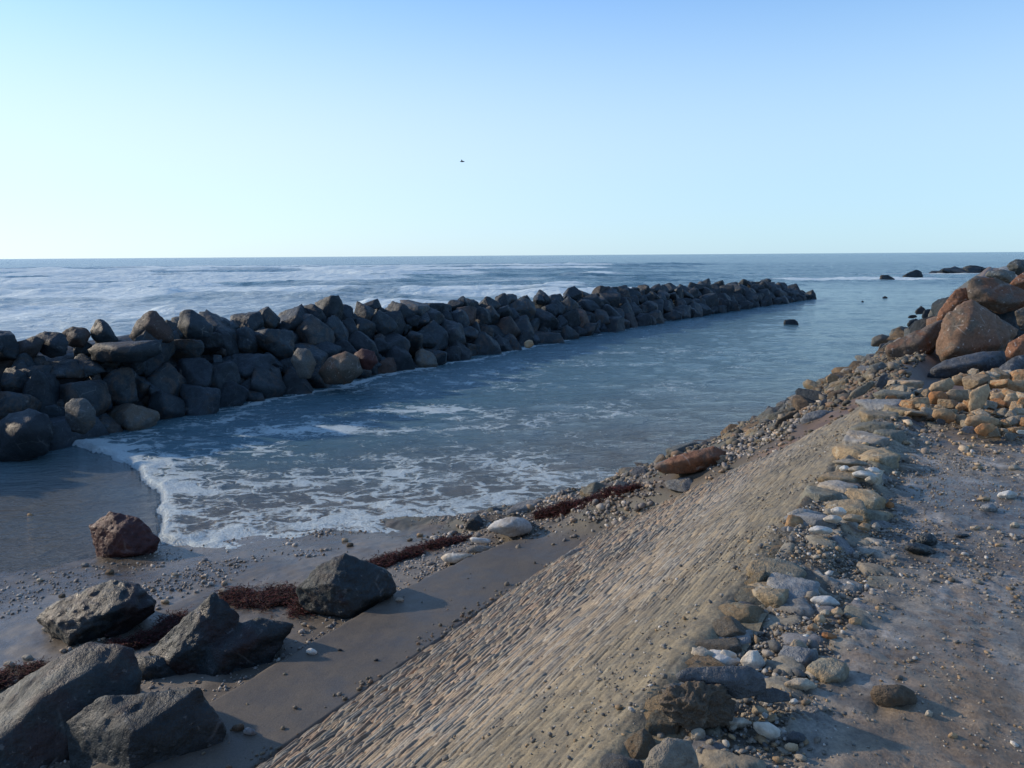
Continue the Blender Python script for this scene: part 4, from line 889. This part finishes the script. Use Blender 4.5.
# ------------------------------------------------------------------ loose stones on the wall top and promenade
def S_(label, mat, cx, cy, w, h, ang=0, name='stone', cat='stone', group='pale stones lying loose on the wall top', dz=.35, lift=0., p=12, rough=.03, **kw):
    """rounded stone w by h pixels, turned by ang degrees in the picture, resting on the ground"""
    q = pick(cx, cy + h * .42); D = depth(q) + h * .25 / F * depth(q)
    if 812 < cx < 882 and 455 < cy < 535: lift = .13                 # these lie on the edge stones
    a = math.radians(ang); o = []
    for k in range(10):
        th = 2 * math.pi * k / 10; r = 1 + .10 * math.sin(k * 2.3 + cx); x = w / 2 * math.cos(th) * r; y = h / 2 * math.sin(th) * r
        o.append((cx + x * math.cos(a) - y * math.sin(a), cy + x * math.sin(a) + y * math.cos(a)))
    return hero(name, label, cat, mat, D - lift, o, [(cx, cy, .3)], group=group, sub=kw.pop('sub', 4), p=p, rough=rough, rib=0, thick=min(w, h) / F * D * 1.1, back=.75)
for a in [
 ('long white cobble on gravel halfway down the wall top, largest on its own', 'white', 825, 602, 28, 13, 8),
 ('white upright egg shaped cobble behind the dark blue slab', 'white', 753, 662, 24, 22, 40),
 ('pale pink cobble left of the white egg shaped one', 'white', 727, 659, 22, 18, 0),
 ('white oblong cobble lying level in the near foreground', 'white', 738, 723, 30, 11, 3),
 ('speckled white cobble slanting down beside the oblong one', 'white', 770, 733, 38, 17, 32),
 ('tan cobble behind the slanting speckled one', 'tan', 760, 712, 18, 11, 25),
 ('pale lumpy stone below the brown clod', 'tan', 698, 736, 15, 17, 0),
 ('pale pink broad stone over brown earth right of the blue slab', 'tan', 801, 685, 32, 14, 5),
 ('small bright white pebble below the pale pink broad stone', 'white', 794, 702, 9, 7, 0),
 ('round cream pebble lowest left under the long white cobble', 'tan', 820, 620, 12, 11, 0),
 ('pinkish pebble right of the round cream one', 'tan', 837, 613, 12, 11, 0),
 ('flat cream pebble directly beneath the long white cobble', 'tan', 826, 614, 12, 9, 10),
 ('ochre pebble beneath the cream pebbles', 'yellow', 813, 628, 11, 9, 0),
 ('orange pebble lowest of the cluster under the long white cobble', 'orange', 829, 637, 17, 9, 12),
 ('pale stone at the right of the pebble cluster', 'tan', 855, 622, 13, 10, 0),
 ('lone white pebble left of the orange pebble', 'white', 806, 637, 7, 6, 0),
 ('pinkish broad stone right of the lone white pebble', 'greyslab', 798, 648, 18, 17, 30),
 ('dark blue pebble right of the slanting speckled cobble', 'bluish', 796, 739, 20, 15, 0),
 ('tan pebble under the dark blue pebble', 'tan', 791, 749, 15, 13, 0),
 ('long tan cobble topping the little heap of flat cobbles', 'tan', 851, 463, 36, 8, 4),
 ('left cream cobble in the little heap of flat cobbles', 'white', 845, 469, 11, 7, 8),
 ('pinkish cobble in the middle of the little heap of flat cobbles', 'tan', 857, 470, 17, 8, 4),
 ('white grey cobble at the right of the little heap of flat cobbles', 'white', 874, 471, 13, 8, 15),
 ('longest cream cobble low in the little heap of flat cobbles', 'white', 865, 475, 26, 8, 8),
 ('small tan cobble lowest in the little heap of flat cobbles', 'tan', 871, 480, 12, 7, 8),
 ('white flat pebble above the bright white cobble behind the orange sided block', 'white', 839, 511, 16, 8, 10),
 ('bright white cobble resting behind the orange sided block', 'white', 833, 519, 19, 8, 2),
 ('long tan cobble right of the bright white one', 'tan', 853, 518, 22, 8, 2),
 ('bluish white flat stone in front of the bright white cobble', 'white', 821, 530, 25, 8, 3),
 ('tan grey pebble right of the bluish white flat stone', 'tan', 865, 527, 15, 8, 0),
 ('white grey pebble rightmost beyond the bluish white flat stone', 'greyslab', 876, 527, 9, 9, 0),
 ('orange pebble at the inner edge of the wall top', 'orange', 890, 505, 9, 7, 0),
]: S_(*a)
for a in [
 ('largest white cobble on the wet promenade at the right', 'white', 1007, 495, 19, 9, -4),
 ('orange tan pebble left of the largest white promenade cobble', 'yellow', 984, 499, 14, 5, 0),
 ('grey flat cobble below the orange tan pebble', 'greyslab', 989, 508, 17, 9, 5),
 ('ochre pebble alone on the wet promenade in front of the heap', 'yellow', 978, 468, 11, 5, 0),
 ('tan pebble at the right picture edge above the white cobble', 'tan', 1014, 468, 11, 7, 0),
 ('small cream pebble at the middle right of the promenade', 'tan', 975, 528, 10, 5, 0),
 ('cream pebble right of the middle small one', 'tan', 991, 528, 8, 5, -5),
 ('cream pebble left of the ochre grit at the right edge', 'tan', 1015, 525, 10, 6, 0),
 ('flat cream pebble alone right of the dark rocks', 'tan', 999, 545, 9, 4, 0),
 ('pale pebble near the picture edge low on the promenade', 'tan', 953, 736, 10, 7, 10),
 ('pinkish tan pebble lying in the near promenade gravel', 'tan', 929, 714, 8, 8, 20),
]: S_(*a, group='stones lying loose on the promenade')
S_('dark teal rock lying on the promenade, the larger of two', 'wetdark', 927, 541, 22, 15, -10, group='dark rocks on the promenade', p=26, rough=.06)
S_('black flat rock in front of the larger teal one', 'wetdark', 921, 550, 34, 12, 14, group='dark rocks on the promenade', p=26, rough=.06)
S_('small black stone right of the dark rocks on the promenade', 'wetdark', 962, 536, 15, 5, 0, group='dark rocks on the promenade', p=26)
S_('flat brown grey slab bedded in the near promenade', 'clod', 893, 697, 46, 26, 8, group=None, p=20, rough=.05)
# dark slab on the clod of earth
H_('brown clod of earth under the dark blue slab at the wall edge', 'clod', 2.74, [(662, 702), (668, 690), (690, 684), (724, 688), (732, 705), (724, 724), (690, 729), (668, 716)], [(690, 704, .2)], name='earth_clod', cat='clod of earth', sub=6, rough=.16, thick=.16)
H_('jagged dark blue slab lying on the earth clod in the near foreground', 'bluish', 2.78, [(676, 674), (690, 668), (722, 669), (746, 666), (762, 676), (764, 692), (740, 699), (722, 690), (690, 682), (678, 680)], [(735, 682, .12)], name='stone', cat='stone', sub=5, rough=.06, thick=.14)
H_('dark blue stone low to the right of the jagged dark slab', 'bluish', 2.8, [(755, 690), (775, 688), (790, 694), (790, 701), (770, 703), (756, 700)], [], name='stone', cat='stone', sub=4, thick=.08)
H_('large pale rounded stone at the bottom of the wall edge', 'mortar', 2.36, [(640, 785), (650, 750), (668, 738), (690, 742), (698, 765), (690, 800), (640, 800)], [(665, 760, .2)], name='stone', cat='stone', sub=4, thick=.14, p=14)

# ------------------------------------------------------------------ slabs and boulders in the shore rubble
SR = 'slabs and rocks in the shore rubble'
R_ = lambda label, mat, o, f=(), zb=None, **k: H_(label, mat, depth(pick(*max(o, key=lambda q: q[1]))) + .15, o, f, group=SR, cat='rock', name='rock', sub=4, **k)
R_('large grey slab lying in the middle of the shore rubble', 'greyslab', [(800, 420), (806, 414), (820, 410), (832, 411), (834, 418), (820, 426), (806, 428)], [(818, 418, .2)])
R_('thin grey slab low in the shore rubble towards the camera', 'greyslab', [(758, 440), (764, 436), (779, 436), (780, 440), (768, 445), (759, 446)])
R_('upright dark blade of rock above the large grey slab', 'bluish', [(818, 409), (822, 400), (827, 399), (826, 408), (820, 412)])
R_('bluish block high in the shore rubble near the big boulders', 'bluish', [(875, 386), (880, 376), (888, 374), (887, 384), (880, 390)])
R_('broad grey rock where the rubble meets the big boulders', 'biggrey', [(864, 377), (870, 366), (882, 362), (890, 370), (884, 378), (868, 380)], [(876, 370, .2)])
R_('long dark slab tilted towards the water in the rubble', 'olive', [(846, 400), (852, 392), (872, 380), (876, 384), (860, 398), (848, 404)])
R_('low dark ledge at the water edge of the rubble', 'clod', [(772, 428), (778, 420), (792, 412), (796, 415), (784, 426), (774, 432)])
R_('tan rock at the waterline beside the broad grey rock', 'tan', [(826, 378), (830, 374), (838, 376), (840, 381), (832, 384), (827, 383)])
R_('grey flat stone in the shingle right of the red brown log shaped boulder', 'greyslab', [(716, 458), (722, 455), (732, 457), (732, 462), (722, 465), (717, 463)])
R_('small dark rock awash beside the shore rubble', 'dark', [(796, 399), (799, 397), (806, 398), (806, 401), (798, 402)])
R_('flat dark slab resting on the end of the sand ledge', 'greyslab', [(563, 556), (572, 550), (586, 546), (590, 549), (578, 556), (566, 560)])
rs = np.random.RandomState(31); n = 0
for k in range(130):
    s = rs.uniform(9.0, 26) if k < 100 else rs.uniform(26, 55); tv = float(np.interp(s, *TVIS)); tw = float(np.interp(s, *TW)); f = rs.uniform(.12, 1.02); t = lerp(tv, tw, f)
    if s > 22: t = lerp(1.5, tw + .2, f)
    sz = rs.uniform(.07, .25) * np.clip(s / 15, 1, 1.5); t = t if s < 26 else float(np.interp(s, *TW)) + rs.uniform(-.9, .3); z = ground_at(s, t); mk = rs.choice(['olive', 'clod', 'bluish', 'greyslab', 'dark', 'biggrey']); i = rs.randint(len(PROTO))
    nm = {'olive': 'olive', 'clod': 'brown', 'bluish': 'blue grey', 'greyslab': 'light grey', 'dark': 'dark', 'biggrey': 'green grey'}[mk]
    place(i, mk, W(np.array(s), np.array(t), np.array(z + sz * .05)), (sz * 1.2, sz, sz * .75), (rs.uniform(-.5, .5), rs.uniform(-.5, .5), rs.uniform(0, 6.28)),
          'small %s %s rock among the shore rubble %s' % (nm, PROTO[i][0], 'at the water edge' if f > .7 else 'high against the wall' if f < .35 else 'midway down the bank'), 'rock', SR, 'rock')
# stones on the sand near the boulders
rs = np.random.RandomState(63)
for k, (px, py, w, mk) in enumerate(sorted([(28, 658, 12, 'tan'), (46, 630, 9, 'tan'), (70, 668, 16, 'tan'), (110, 572, 10, 'clod'), (62, 596, 8, 'clod'), (85, 565, 8, 'greyslab'), (225, 592, 14, 'tan'), (165, 602, 9, 'tan'), (238, 728, 14, 'clod'), (250, 732, 14, 'greyslab'), (305, 625, 8, 'tan'), (330, 627, 7, 'greyslab'), (312, 652, 12, 'white'),
                                        (270, 655, 12, 'tan'), (376, 660, 5, 'dark'), (340, 650, 5, 'dark'), (400, 600, 9, 'tan'), (10, 665, 13, 'greyslab'), (40, 580, 7, 'tan'), (30, 515, 6, 'orange'), (175, 575, 8, 'tan'), (205, 560, 7, 'greyslab'), (345, 540, 7, 'tan'), (350, 545, 8, 'clod'), (420, 535, 7, 'tan'), (410, 540, 6, 'clod')], key=lambda q: (q[1] >= 600, q[0]))):
    if py < 600: n_near = k + 1
    nm = {'tan': 'tan', 'clod': 'brown', 'greyslab': 'grey', 'white': 'white', 'dark': 'dark', 'orange': 'orange'}[mk]
    col_, row_ = ('far left', 'left', 'middle')[0 if px < 100 else 1 if px < 260 else 2], 'near the wet edge' if py < 600 else 'among the front boulders'
    S_('small %s stone on the sand %s, %s one across from the left' % (nm, row_, ordn(k + 1 if py < 600 else k + 1 - n_near)), mk, px, py, w, w * .6, rs.uniform(-20, 20), group='small stones on the sand', sub=3)

# ------------------------------------------------------------------ bird
def bird():
    D = 60.; c = atD(462, 161.5, D); root = link(bpy.data.objects.new('bird', None)); root.location = Vector(c)
    tag(root, 'tiny dark bird flying high over the sea', 'bird')
    b = NB('dark feathers'); b.p.inputs['Base Color'].default_value = (.03, .03, .035, 1)
    v, f = ico(3); r = v.copy(); r[:, 0] *= .17; r[:, 1] *= .05; r[:, 2] *= .05; r[:, 2] *= 1 - .5 * sstep(0, -.17, r[:, 0]) ; r[:, 0] += np.where(v[:, 0] > .8, .03, 0)
    me = fast_mesh('body', r, f); me.materials.append(b.m); link(bpy.data.objects.new('body', me), root)
    for sg in (-1, 1):
        n = 9; V = []
        for k in range(n):
            u = k / (n - 1); y = sg * (.03 + .32 * u); z = .10 * math.sin(u * 2.4); ch = .09 * (1 - u ** 2) + .008; x0 = -.03 * u
            V += [(x0 + ch * .5, y, z), (x0 - ch * .5, y, z), (x0 + ch * .2, y, z + .012)]
        Fs = []
        for k in range(n - 1):
            a = 3 * k
            for (i, j) in ((0, 1), (1, 2), (2, 0)): Fs.append([a + i, a + j, a + 3 + j, a + 3 + i])
        me = fast_mesh('wing', np.array(V), np.array(Fs)); me.materials.append(b.m); link(bpy.data.objects.new('wing', me), root)
bird()
